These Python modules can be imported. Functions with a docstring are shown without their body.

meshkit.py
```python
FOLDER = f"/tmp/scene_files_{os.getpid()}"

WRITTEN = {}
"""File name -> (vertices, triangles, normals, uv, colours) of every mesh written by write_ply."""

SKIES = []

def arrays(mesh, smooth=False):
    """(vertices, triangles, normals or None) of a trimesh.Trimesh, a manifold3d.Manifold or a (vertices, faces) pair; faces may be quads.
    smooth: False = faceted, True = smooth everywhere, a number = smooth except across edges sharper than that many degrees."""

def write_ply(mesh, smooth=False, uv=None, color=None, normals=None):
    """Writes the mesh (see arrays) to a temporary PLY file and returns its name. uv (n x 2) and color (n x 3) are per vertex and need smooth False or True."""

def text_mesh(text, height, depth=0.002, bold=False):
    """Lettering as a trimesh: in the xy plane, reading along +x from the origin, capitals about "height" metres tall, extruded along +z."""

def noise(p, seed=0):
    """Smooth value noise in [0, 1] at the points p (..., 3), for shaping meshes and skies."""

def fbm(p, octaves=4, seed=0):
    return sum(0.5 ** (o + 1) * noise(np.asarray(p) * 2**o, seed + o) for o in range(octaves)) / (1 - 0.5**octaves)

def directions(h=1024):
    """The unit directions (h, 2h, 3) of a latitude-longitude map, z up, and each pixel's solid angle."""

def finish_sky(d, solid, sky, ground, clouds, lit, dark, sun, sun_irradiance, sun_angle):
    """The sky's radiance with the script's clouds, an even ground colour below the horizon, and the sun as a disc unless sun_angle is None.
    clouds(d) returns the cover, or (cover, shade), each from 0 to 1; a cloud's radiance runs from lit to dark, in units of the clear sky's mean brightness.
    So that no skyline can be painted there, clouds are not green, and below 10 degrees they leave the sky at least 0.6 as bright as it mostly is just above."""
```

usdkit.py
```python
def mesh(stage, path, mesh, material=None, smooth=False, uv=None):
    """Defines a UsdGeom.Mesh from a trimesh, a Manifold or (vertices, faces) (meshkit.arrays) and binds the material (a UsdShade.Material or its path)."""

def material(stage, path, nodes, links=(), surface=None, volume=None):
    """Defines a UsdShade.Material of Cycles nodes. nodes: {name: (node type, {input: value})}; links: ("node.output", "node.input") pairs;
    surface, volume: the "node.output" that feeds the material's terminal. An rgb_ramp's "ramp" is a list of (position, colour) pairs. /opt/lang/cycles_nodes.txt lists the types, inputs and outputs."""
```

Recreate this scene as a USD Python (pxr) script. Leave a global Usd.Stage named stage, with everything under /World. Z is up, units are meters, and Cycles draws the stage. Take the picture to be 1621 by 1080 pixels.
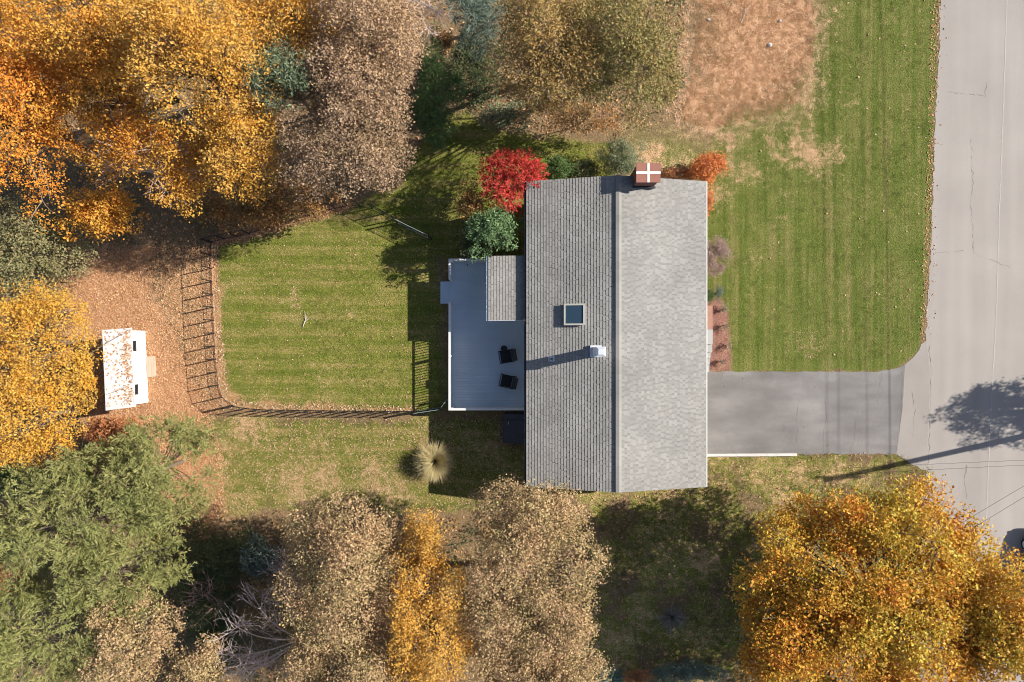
import math, numpy as np, usdkit, meshkit
from pxr import Usd, UsdGeom, UsdLux, UsdShade, Gf, Sdf, Vt

stage = Usd.Stage.CreateInMemory()
UsdGeom.SetStageUpAxis(stage, 'Z'); UsdGeom.SetStageMetersPerUnit(stage, 1.0)
UsdGeom.Xform.Define(stage, '/World'); UsdGeom.Scope.Define(stage, '/World/Looks')

# ------------------------------------------------------------------ camera, sky, sun, exposure
H = 36.0                       # the drone's height; ground scale 30 px per metre of the 1621 px photo
cam = UsdGeom.Camera.Define(stage, '/World/camera')
cam.CreateHorizontalApertureAttr(36.0); cam.CreateVerticalApertureAttr(24.0)
cam.CreateFocalLengthAttr(24.0 * 1080 / 1080.667)
cam.CreateClippingRangeAttr((0.1, 10000.0))
cam.AddTranslateOp().Set((0, 0, H))
cam.CreateExposureAttr(1.0)
SUN_EL, SUN_AZ = math.radians(36), math.radians(12.6)     # azimuth measured from +x towards +y
SD = np.array([math.cos(SUN_EL) * math.cos(SUN_AZ), math.cos(SUN_EL) * math.sin(SUN_AZ), math.sin(SUN_EL)])
dome = UsdLux.DomeLight.Define(stage, '/World/sky')
dome.GetPrim().SetCustomDataByKey('kind', 'structure')
skym = usdkit.material(stage, '/World/Looks/sky_air', {
    's': ('sky_texture', {'sky_type': 'single_scattering', 'sun_disc': False, 'sun_elevation': SUN_EL, 'sun_rotation': math.atan2(SD[0], SD[1]), 'altitude': 100.0}),
    'b': ('background_shader', {'strength': 0.075})}, [('s.color', 'b.color')], surface='b.background')
UsdShade.MaterialBindingAPI.Apply(dome.GetPrim()).Bind(skym)
sun = UsdLux.DistantLight.Define(stage, '/World/sun')
sun.CreateIntensityAttr(1.25); sun.CreateAngleAttr(0.5); sun.CreateColorAttr((1.0, 0.93, 0.82)); sun.CreateNormalizeAttr(True)
q = Gf.Rotation(Gf.Vec3d(0, 0, 1), Gf.Vec3d(*SD.tolist())).GetQuat()
sun.AddOrientOp().Set(Gf.Quatf(q))

# ------------------------------------------------------------------ helpers
def P(px, py, z=0.0):
    k = (H - z) / 1080.0
    return np.array([(px - 810.5) * k, (540.0 - py) * k, z])

used = {}
def path_for(name, parent='/World'):
    key = (str(parent), name)
    n = used.get(key, 0); used[key] = n + 1
    return f'{parent}/{name}' + (f'_{n:03d}' if n else '')

GROUPS = {'tree': 'trees of the woods and yard', 'shrub': 'bushes of the wood edge and garden', 'fence': 'wire fence sections round the back lawn', 'gate': 'gate sections of the back lawn fence', 'chair': 'patio chairs on the deck',
          'wire': 'overhead wires beside the road', 'stone': 'pale stones in the dry meadow', 'branch': 'loose branches and sticks', 'plant': 'tufts in the mulch bed', 'grass clump': 'clumps of tall grass'}
def tag(prim, label=None, cat=None, group=None, kind=None):
    group = group or GROUPS.get(cat)
    for k, v in (('label', label), ('category', cat), ('group', group), ('kind', kind)):
        if v: prim.SetCustomDataByKey(k, v)
    return prim

class Thing:
    def __init__(s, name, label, cat, loc, group=None):
        s.path = path_for(name); s.loc = np.asarray(loc, float)
        x = UsdGeom.Xform.Define(stage, s.path); x.AddTranslateOp().Set(Gf.Vec3d(*s.loc.tolist()))
        s.prim = tag(x.GetPrim(), label, cat, group)

class Part:
    def __init__(s, prim, loc): s.path = str(prim.GetPath()); s.loc = loc; s.prim = prim

def islands(n, rng=np.random.default_rng(99)): return rng.random(n)
def obj(name, vf, mat, parent=None, label=None, cat=None, group=None, kind=None, smooth=False):
    loc = parent.loc if parent is not None else np.zeros(3)
    v, f = np.asarray(vf[0], float) - loc, np.asarray(vf[1], int)
    m = usdkit.mesh(stage, path_for(name, parent.path if parent is not None else '/World'), (v, f), mat, smooth)
    if len(vf) > 2 and not smooth:
        UsdGeom.PrimvarsAPI(m).CreatePrimvar('tone', Sdf.ValueTypeNames.FloatArray, 'vertex').Set(Vt.FloatArray.FromNumpy(np.asarray(vf[2], np.float32)))
    tag(m.GetPrim(), label, cat, group, kind)
    return Part(m.GetPrim(), loc)

def tri(f):
    f = np.asarray(f, int)
    return np.vstack([f[:, [0, 1, 2]], f[:, [0, 2, 3]]]) if f.shape[1] == 4 else f

class MB:
    def __init__(s): s.v, s.f, s.n, s.t = [], [], 0, []
    def add(s, v, f, tone=-1.):
        v = np.asarray(v, float); s.v.append(v); s.t.append(tone); s.f.append(tri(f) + s.n); s.n += len(v); return s
    def box(s, x0, x1, y0, y1, z0, z1):
        return s.hexa([(x0, y0), (x1, y0), (x1, y1), (x0, y1)], z0, z1)
    def hexa(s, quad, z0, z1):             # ccw plan quad between heights (scalar or 4)
        z0 = np.broadcast_to(z0, 4); z1 = np.broadcast_to(z1, 4)
        v = [(x, y, z) for (x, y), z in zip(quad, z0)] + [(x, y, z) for (x, y), z in zip(quad, z1)]
        return s.add(v, [(3, 2, 1, 0), (4, 5, 6, 7), (0, 1, 5, 4), (1, 2, 6, 5), (2, 3, 7, 6), (3, 0, 4, 7)])
    def obox(s, c, a, b, t, L, W, D):      # oriented box: axes a,b,t, full sizes
        c, a, b, t = (np.asarray(x, float) for x in (c, a, b, t))
        v = [c + a * L * i / 2 + b * W * j / 2 + t * D * k / 2 for k in (-1, 1) for i, j in ((-1, -1), (1, -1), (1, 1), (-1, 1))]
        return s.add(v, [(3, 2, 1, 0), (4, 5, 6, 7), (0, 1, 5, 4), (1, 2, 6, 5), (2, 3, 7, 6), (3, 0, 4, 7)])
    def bar(s, p, q, w, d=None, up=(0, 0, 1)):
        p, q = np.asarray(p, float), np.asarray(q, float); a = q - p; L = np.linalg.norm(a); a = a / L
        u = np.asarray(up, float)
        if abs(a @ u) > .95: u = np.array([1.0, 0, 0])
        b = np.cross(u, a); b /= np.linalg.norm(b); t = np.cross(a, b)
        return s.obox((p + q) / 2, a, b, t, L, w, d or w)
    def tube(s, pts, r, n=6, cap=True):
        p = np.asarray(pts, float); r = np.broadcast_to(r, (len(p),)).astype(float)
        t = np.gradient(p, axis=0); t /= np.linalg.norm(t, axis=1, keepdims=True) + 1e-12
        ref = np.where(np.abs(t[:, 2:]) < .9, [0, 0, 1.0], [1.0, 0, 0])
        a = np.cross(t, ref); a /= np.linalg.norm(a, axis=1, keepdims=True) + 1e-12; b = np.cross(t, a)
        g = np.arange(n) * 2 * np.pi / n
        v = p[:, None] + r[:, None, None] * (np.cos(g)[None, :, None] * a[:, None] + np.sin(g)[None, :, None] * b[:, None])
        i, j = np.meshgrid(np.arange(len(p) - 1), np.arange(n), indexing='ij')
        f = np.stack([i * n + j, i * n + (j + 1) % n, (i + 1) * n + (j + 1) % n, (i + 1) * n + j], -1).reshape(-1, 4)
        s.add(v.reshape(-1, 3), f)
        if cap: s.f.append(np.array([[(len(p) - 1) * n, (len(p) - 1) * n + k, (len(p) - 1) * n + k + 1] for k in range(1, n - 1)]) + s.n - len(p) * n)
        return s
    def sheet(s, poly, z):                 # flat polygon (may be concave)
        import mapbox_earcut as me
        p = np.asarray(poly, float)
        f = me.triangulate_float64(p, np.array([len(p)], np.uint32)).reshape(-1, 3)
        v = np.column_stack([p, np.full(len(p), z)])
        a, b, c = v[f[0][0]], v[f[0][1]], v[f[0][2]]
        if np.cross(b - a, c - a)[2] < 0: f = f[:, ::-1]
        return s.add(v, f)
    def get(s): return np.vstack(s.v), np.vstack(s.f), np.repeat(np.where(np.array(s.t) < 0, islands(len(s.v)), s.t), [len(x) for x in s.v])

# ------------------------------------------------------------------ materials
def M(name, nodes, links, surface='p.BSDF'):
    return usdkit.material(stage, '/World/Looks/' + name, nodes, links, surface=surface)

def plain(name, col, rough=.6, metal=0., var=.12, scale=3., spec=.3, fine=40.):
    c = np.array(col)
    return M(name, {'g': ('geometry', {}), 'n': ('noise_texture', {'scale': scale, 'detail': 5.0, 'roughness': .65}), 'n2': ('noise_texture', {'scale': fine, 'detail': 2.0}),
                    'm': ('math', {'math_type': 'multiply_add', 'value2': .6}), 'k': ('math', {'math_type': 'multiply', 'value2': .4}),
                    'r': ('rgb_ramp', {'ramp': [(.25, c * (1 - var * 1.6)), (.75, np.minimum(c * (1 + var * 1.6), .95))]}), 'p': ('principled_bsdf', {'roughness': rough, 'metallic': metal, 'specular_ior_level': spec})},
             [('g.position', 'n.vector'), ('g.position', 'n2.vector'), ('n.fac', 'm.value1'), ('n2.fac', 'k.value1'), ('k.value', 'm.value3'), ('m.value', 'r.fac'), ('r.color', 'p.base_color')])

def pieces(name, cols, rough=.8, spec=.2, fine=60., amt=.25):       # each loose piece of a mesh has its own tone
    return M(name, {'g': ('geometry', {}), 'i': ('attribute', {'attribute': 'tone'}), 'n': ('noise_texture', {'scale': fine, 'detail': 2.0}), 'n3': ('noise_texture', {'scale': .5, 'detail': 4.0}),
                    'r': ('rgb_ramp', {'ramp': [(i / (len(cols) - 1), c) for i, c in enumerate(cols)]}),
                    'a': ('map_range', {'from_min': .25, 'from_max': .75, 'to_min': 1 - amt, 'to_max': 1 + amt}), 'a3': ('map_range', {'from_min': .3, 'from_max': .7, 'to_min': .88, 'to_max': 1.1}),
                    'x': ('vector_math', {"math_type": "scale"}), 'y': ('vector_math', {'math_type': 'scale'}), 'p': ('principled_bsdf', {'roughness': rough, 'specular_ior_level': spec})},
             [('g.position', 'n.vector'), ('g.position', 'n3.vector'), ('i.fac', 'r.fac'), ('n.fac', 'a.value'), ('n3.fac', 'a3.value'), ('r.color', 'x.vector1'), ('a.result', 'x.scale'), ('x.vector', 'y.vector1'), ('a3.result', 'y.scale'), ('y.vector', 'p.base_color')])

def leafmat(name, cols, alt=None, trans=.35, rough=.55, freq=.8):
    """cols: the leaf tones of a tree; alt: the tones of its other patches."""
    alt = alt or cols
    nodes = {'g': ('geometry', {}), 'i': ('attribute', {'attribute': 'tone'}), 'n': ('noise_texture', {'scale': freq, 'detail': 3.0}),
             'r': ('rgb_ramp', {'ramp': [(i / (len(cols) - 1), c) for i, c in enumerate(cols)]}), 'r2': ('rgb_ramp', {'ramp': [(i / (len(alt) - 1), c) for i, c in enumerate(alt)]}),
             'k': ('map_range', {'from_min': .42, 'from_max': .6, 'to_min': 0., 'to_max': 1., 'clamp': True}), 'm': ('mix', {}),
             'p': ('principled_bsdf', {'roughness': rough, 'specular_ior_level': .25}), 't': ('translucent_bsdf', {}), 'x': ('mix_closure', {'fac': trans})}
    return M(name, nodes, [('g.position', 'n.vector'), ('n.fac', 'k.value'), ('i.fac', 'r.fac'), ('i.fac', 'r2.fac'), ('k.result', 'm.fac'), ('r.color', 'm.color1'), ('r2.color', 'm.color2'),
                           ('m.color', 'p.base_color'), ('m.color', 't.color'), ('p.BSDF', 'x.closure1'), ('t.BSDF', 'x.closure2')], surface='x.closure')

BLEACH = plain('bleached_wood', (.40, .36, .32), .85, var=.15)
TWIG = plain('pale_twig', (.50, .40, .37), .85, var=.2)
BARK = plain('bark', (.16, .125, .095), .9, var=.3, scale=6)
PALEBARK = plain('pale_bark', (.42, .34, .31), .85, var=.25, scale=6)
WHITE = plain('white_paint', (.62, .62, .61), .5, var=.05)
GREYWHITE = plain('rail_paint', (.55, .57, .60), .5, var=.05)
SIDING = plain('siding', (.62, .56, .42), .7, var=.06)
DECKM = pieces('deck_boards', [(.41, .49, .575), (.42, .50, .585), (.43, .51, .60)], .6, amt=.06)
SHINGLE = pieces('shingle', [(.14, .137, .132), (.172, .168, .162), (.200, .195, .186), (.216, .210, .201), (.232, .226, .216), (.25, .244, .234)], .95, .1, amt=.1)
BLACK = plain('black_metal', (.012, .012, .014), .45)
GUTTER = plain('dark_gutter', (.03, .03, .035), .5)
CHAIRM = plain('black_sling', (.016, .017, .02), .6, fine=120)
BRICKC = plain('chimney_brick', (.15, .065, .048), .85, var=.2)
CAPRED = plain('chimney_cap_paint', (.225, .095, .07), .55, var=.12, scale=2)
METAL = plain('galvanised', (.50, .53, .57), .38, metal=.25, var=.05)
STEEL = plain('bulkhead_steel', (.045, .045, .055), .5, var=.15)
BRONZE = plain('skylight_frame', (.42, .41, .36), .5, var=.08)
PAPER = plain('shed_roof_metal', (.40, .40, .41), .6, var=.16, scale=1.2)
WOOD = pieces('weathered_planks', [(.36, .27, .21), (.44, .34, .27)], .8)
CONC = pieces('concrete_step', [(.27, .27, .275), (.32, .32, .32)], .8, amt=.1)
BRICKL = plain('landing_brick', (.26, .14, .105), .85, var=.15)
KERB = plain('white_edging', (.44, .425, .41), .7, var=.1)
STRAW = pieces('straw_blades', [(.26, .20, .08), (.44, .35, .17), (.56, .46, .27), (.30, .27, .10), (.62, .52, .33)], .7, amt=.1)
POLE = plain('pole_wood', (.16, .12, .09), .9, var=.25)
GLASS = M('skylight_glass', {'f': ('fresnel', {'IOR': 1.5}), 't': ('principled_bsdf', {'base_color': (.025, .05, .075), 'roughness': .12}), 'g': ('glossy_bsdf', {'roughness': .03, 'color': (.8, .85, .9)}), 'x': ('mix_closure', {})},
          [('f.fac', 'x.fac'), ('t.BSDF', 'x.closure1'), ('g.BSDF', 'x.closure2')], surface='x.closure')
CARP = M('car_paint', {'p': ('principled_bsdf', {'base_color': (.74, .75, .77), 'roughness': .3, 'coat_weight': .6})}, [])
CARG = M('car_glass', {'p': ('principled_bsdf', {'base_color': (.012, .014, .018), 'roughness': .08})}, [])
RUBBER = plain('tyre_rubber', (.02, .02, .02), .9)

def s_(c): return tuple(((x / 255 + .055) / 1.055) ** 2.4 if x > 10 else x / 255 / 12.92 for x in c)
LEAF = dict(
    orange=leafmat('orange_leaf', [(0.627, 0.213, 0.022), (0.717, 0.314, 0.045), (0.493, 0.146, 0.017), (0.739, 0.381, 0.078)], [(0.493, 0.224, 0.034), (0.672, 0.358, 0.067), (0.403, 0.168, 0.022)], trans=.28),
    gold=leafmat('golden_leaf', [(0.616, 0.302, 0.039), (0.717, 0.403, 0.078), (0.493, 0.213, 0.022), (0.470, 0.314, 0.067), (0.672, 0.336, 0.056)], [(0.538, 0.336, 0.101), (0.426, 0.246, 0.045), (0.627, 0.358, 0.090), (0.314, 0.235, 0.067)], trans=.28),
    amber=leafmat('amber_leaf', [(.62, .25, .03), (.68, .34, .055), (.50, .18, .02), (.70, .40, .08)], [(.60, .34, .06), (.46, .26, .05), (.66, .36, .06)], trans=.28),
    yellow=leafmat('yellow_leaf', [(.62, .36, .04), (.56, .26, .03), (.66, .44, .09), (.42, .19, .03)], [(.52, .24, .05), (.60, .37, .06), (.38, .28, .09)], trans=.28),
    tan=leafmat('tan_leaf', [(0.359, 0.230, 0.130), (0.468, 0.330, 0.199), (0.279, 0.160, 0.090), (0.399, 0.279, 0.150), (0.219, 0.150, 0.080)], [(0.319, 0.210, 0.140), (0.429, 0.299, 0.190), (0.250, 0.160, 0.090)], trans=.2),
    mauve=leafmat('mauve_leaf', [(0.304, 0.210, 0.132), (0.399, 0.280, 0.185), (0.228, 0.140, 0.088), (0.190, 0.130, 0.079)], [(0.361, 0.260, 0.150), (0.266, 0.180, 0.106)], trans=.2),
    beige=leafmat('beige_leaf', [(0.455, 0.307, 0.158), (0.535, 0.386, 0.218), (0.337, 0.228, 0.109), (0.436, 0.257, 0.158), (0.257, 0.208, 0.089)], [(0.376, 0.287, 0.129), (0.475, 0.347, 0.188), (0.277, 0.198, 0.089), (0.218, 0.198, 0.079)], trans=.22),
    olive=leafmat('olive_leaf', [(.29, .19, .065), (.37, .25, .09), (.20, .155, .05), (.43, .23, .08)], [(.20, .155, .045), (.30, .22, .075), (.36, .20, .08)], trans=.25),
    olivegreen=leafmat('olive_oak_leaf', [(.22, .185, .06), (.30, .245, .09), (.15, .14, .045), (.36, .23, .08)], [(.17, .165, .05), (.26, .23, .08), (.30, .20, .075)], trans=.25),
    sage=leafmat('olive_green_leaf', [(.21, .20, .09), (.30, .27, .13), (.15, .15, .07), (.34, .24, .13)], [(.14, .17, .065), (.26, .25, .12), (.34, .27, .15)], trans=.25),
    russet=leafmat('russet_leaf', [(.38, .13, .05), (.48, .22, .08), (.28, .09, .04), (.48, .30, .17)], trans=.25),
    brown=leafmat('brown_leaf', [(.30, .15, .06), (.42, .21, .075), (.20, .10, .04), (.54, .30, .09)], [(.17, .14, .055), (.30, .17, .07)], trans=.25),
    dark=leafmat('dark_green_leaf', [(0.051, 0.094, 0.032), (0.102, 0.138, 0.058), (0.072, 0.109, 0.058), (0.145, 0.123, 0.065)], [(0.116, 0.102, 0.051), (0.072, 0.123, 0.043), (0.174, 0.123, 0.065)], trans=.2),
    green=leafmat('green_leaf', [(.07, .125, .035), (.12, .18, .06), (.055, .10, .03)], trans=.25),
    rhodo=leafmat('rhododendron_leaf', [(.07, .10, .055), (.12, .155, .09), (.16, .20, .12)], trans=.12, rough=.4),
    rhodog=leafmat('bright_rhododendron_leaf', [(.11, .20, .07), (.18, .28, .12), (.08, .15, .06), (.25, .34, .17)], trans=.2, rough=.4),
    bluish=leafmat('blue_green_leaf', [(.11, .15, .12), (.16, .20, .16), (.08, .115, .09)], trans=.2),
    shrubsage=leafmat('sage_leaf', [(.16, .19, .10), (.22, .25, .14), (.12, .15, .08), (.28, .29, .18)], trans=.2),
    cedar=leafmat('cedar_spray', [(0.203, 0.203, 0.063), (0.276, 0.269, 0.093), (0.138, 0.156, 0.047), (0.305, 0.265, 0.110)], [(0.157, 0.175, 0.056), (0.230, 0.236, 0.077)], trans=.2),
    red=leafmat('red_leaf', [(.54, .025, .025), (.66, .06, .05), (.34, .014, .018), (.60, .13, .08), (.22, .02, .015)], [(.62, .13, .08), (.46, .03, .03), (.30, .05, .02)], trans=.3),
    coral=leafmat('coral_leaf', [(.58, .20, .06), (.66, .27, .10), (.44, .12, .035)], trans=.3),
    heather=leafmat('heather_leaf', [(.29, .20, .175), (.36, .26, .225), (.22, .145, .125)], trans=.2),
    oak=leafmat('oak_leaf', [(.60, .27, .03), (.70, .42, .06), (.46, .16, .02), (.54, .40, .05), (.66, .24, .035), (.28, .11, .025)], [(.48, .36, .05), (.68, .48, .07), (.34, .32, .05), (.52, .24, .03), (.60, .44, .07)], freq=.45, trans=.28),
    litter=leafmat('fallen_leaf', [(0.425, 0.213, 0.100), (0.525, 0.300, 0.150), (0.300, 0.131, 0.056), (0.600, 0.388, 0.225), (0.200, 0.106, 0.056)], trans=.05),
    pale=leafmat('pale_fallen_leaf', [(0.440, 0.297, 0.176), (0.374, 0.220, 0.110), (0.528, 0.407, 0.275), (0.308, 0.165, 0.088)], trans=.05),
    grass=leafmat('grass_blade', [(.085, .118, .02), (.125, .155, .03), (.06, .09, .015), (.17, .17, .05)], [(.14, .15, .038), (.10, .12, .025), (.22, .185, .075)], trans=.3, freq=.8),
    drygrass=leafmat('dry_blade', [(.56, .34, .19), (.66, .44, .28), (.46, .27, .13), (.36, .29, .11)], [(.50, .32, .16), (.62, .40, .24), (.36, .30, .10)], trans=.4, freq=.6),
)
# ------------------------------------------------------------------ ground
def pip_sd(pts, poly):
    """signed distance to a polygon, positive inside"""
    p = np.asarray(poly, float); d = np.full(len(pts), 1e9); ins = np.zeros(len(pts), bool)
    for a, b in zip(p, np.roll(p, -1, 0)):
        ab = b - a; t = np.clip(((pts - a) @ ab) / (ab @ ab + 1e-12), 0, 1)
        d = np.minimum(d, np.linalg.norm(pts - a - t[:, None] * ab, axis=1))
        c = (a[1] > pts[:, 1]) != (b[1] > pts[:, 1])
        ins ^= c & (pts[:, 0] < (b[0] - a[0]) * (pts[:, 1] - a[1]) / (b[1] - a[1] + 1e-12) + a[0])
    return np.where(ins, d, -d)
def W(px): return np.array([P(x, y)[:2] for x, y in px])
BACK = W([(338, 386), (400, 371), (480, 347), (560, 324), (640, 296), (652, 250), (665, 215), (700, 180), (745, 178), (800, 212), (900, 222), (985, 222), (1000, 250), (960, 300), (840, 300), (840, 660), (400, 652), (362, 645), (343, 610)])
SIDE = W([(330, 658), (400, 662), (840, 662), (840, 790), (700, 815), (560, 800), (480, 800), (350, 815), (330, 720)])
FRONT = W([(1112, 300), (1120, 250), (1130, 190), (1260, 130), (1285, 40), (1280, -60), (1483, -60), (1481, 100), (1476, 250), (1470, 380), (1464, 500), (1452, 556), (1425, 580), (1390, 588), (1105, 588)])
DRY = W([(1075, 190), (1090, 130), (1105, -60), (1290, -60), (1288, 100), (1262, 165), (1200, 190), (1120, 205)])
LOWM = W([(965, 225), (1050, 190), (1110, 190), (1150, 240), (1120, 320), (1000, 320)])
PATCH = W([(1130, 150), (1290, 140), (1330, 250), (1310, 300), (1200, 260), (1120, 260)])
STRIP = W([(1105, 716), (1424, 716), (1475, 740), (1475, 900), (1180, 1140), (920, 1140), (930, 800), (880, 770)])
LITT = W([(110, 400), (235, 392), (242, 480), (270, 520), (320, 640), (352, 700), (355, 815), (320, 830), (150, 700), (100, 560)])
LITT2 = W([(225, 392), (335, 386), (340, 600), (360, 650), (330, 670), (280, 560)])
FENCEL = W([(326, 388), (345, 388), (350, 500), (360, 620), (400, 638), (660, 644), (660, 652), (400, 653), (350, 645), (330, 560)])
FENCEN = W([(338, 392), (400, 376), (480, 352), (560, 330), (560, 320), (470, 340), (330, 380)])
MULCH = W([(1105, 478), (1140, 470), (1152, 490), (1157, 540), (1157, 589), (1105, 589)])
DECKB = W([(690, 405), (840, 405), (840, 710), (786, 710), (786, 656), (700, 656)])

X0, X1, Y0, Y1, ST = -33.0, 33.6, -24.0, 24.0, .15
gx, gy = np.arange(X0, X1 + .01, ST), np.arange(Y0, Y1 + .01, ST)
GX, GY = np.meshgrid(gx, gy); pts = np.column_stack([GX.ravel(), GY.ravel()])
p3 = np.column_stack([pts, np.zeros(len(pts))])
n1 = meshkit.fbm(p3 * .7, 4, 3) - .5; n2 = meshkit.fbm(p3 * 2.5, 3, 8) - .5; n3 = meshkit.fbm(p3 * .25, 3, 12) - .5
def soft(poly, w=.35, amp=1.2, amp2=.6, inset=0.):
    x = (pip_sd(pts, poly) - inset + n1 * amp + n2 * amp2) / w
    return np.clip(x * .5 + .5, 0, 1)
ss = lambda x, a, b: np.clip((x - a) / (b - a), 0, 1)
back, side, front, dry, strip = soft(BACK, .3, .8, .4), soft(SIDE), soft(FRONT, .2, .3, .2), soft(DRY, 2.6, 3.2, 1.6, .4), soft(STRIP, .4, 1., .5)
patch = soft(PATCH, 2.2, 3, 2) * np.clip(.55 + n1 * 1.6, 0, 1)
lowm = soft(LOWM, 1.5, 2, 1.5)
litt, litt2, fl, fn = soft(LITT, .8), soft(LITT2, .6), soft(FENCEL, .3, .5, .5), soft(FENCEN, .3, .6, .6)
mulch = soft(MULCH, .12, .15, .1)
bed = soft(DECKB, .3, .4, .4)
gA = np.maximum(np.maximum.reduce([front, patch * .9, lowm * .8]) * (1 - .92 * dry), 0)
gB = np.maximum(np.maximum(back, side * .95), litt2 * .45) * (1 - .55 * fl) * (1 - .6 * fn) * (1 - .7 * bed)
gB = np.maximum(gB, strip * np.clip(.72 + n1 * 2.5 + n2 * 1.0, .1, 1))
dr = np.maximum.reduce([dry * (.88 + n2 * .5), patch * (.58 + n1), lowm * (.52 + n1), strip * (.26 + n1), side * np.clip(.30 + n1 * .9, 0, 1), back * np.clip(-.04 + n1 * 1.1, 0, .6), front * np.clip(n1 * 1.2 + n3 * .7 - .12, 0, .5), litt2 * .4])
lit = np.maximum.reduce([litt, fl * .9, fn * .9, litt2 * .4, side * np.clip(n3 * .6, 0, .4)])
gz = -.012 + .012 * n1 + .006 * n2
gz = np.where((pts[:, 0] > 9.2) & (np.abs(pts[:, 1] + 3.6) < 2.8), -.012, gz)
PAV = W([(1105, 586), (1385, 586), (1450, 560), (1468, 480), (1474, 260), (1486, -150), (1760, -150), (1760, 1250), (1440, 1250), (1466, 745), (1420, 722), (1105, 722)])
flat_ = np.clip((pip_sd(pts, PAV) + .5) / .3, 0, 1); gz = gz * (1 - flat_) - .004 * flat_
nx, ny = len(gx), len(gy)
ii, jj = np.meshgrid(np.arange(nx - 1), np.arange(ny - 1)); ii, jj = ii.ravel(), jj.ravel()
quads = np.column_stack([jj * nx + ii, jj * nx + ii + 1, (jj + 1) * nx + ii + 1, (jj + 1) * nx + ii])
gv = np.column_stack([pts, gz])
zoneA = np.column_stack([gA, gB, np.clip(dr, 0, 1)]); zoneB = np.column_stack([np.clip(lit, 0, 1), mulch, np.clip(np.maximum(strip, bed * .5), 0, 1)])

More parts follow.
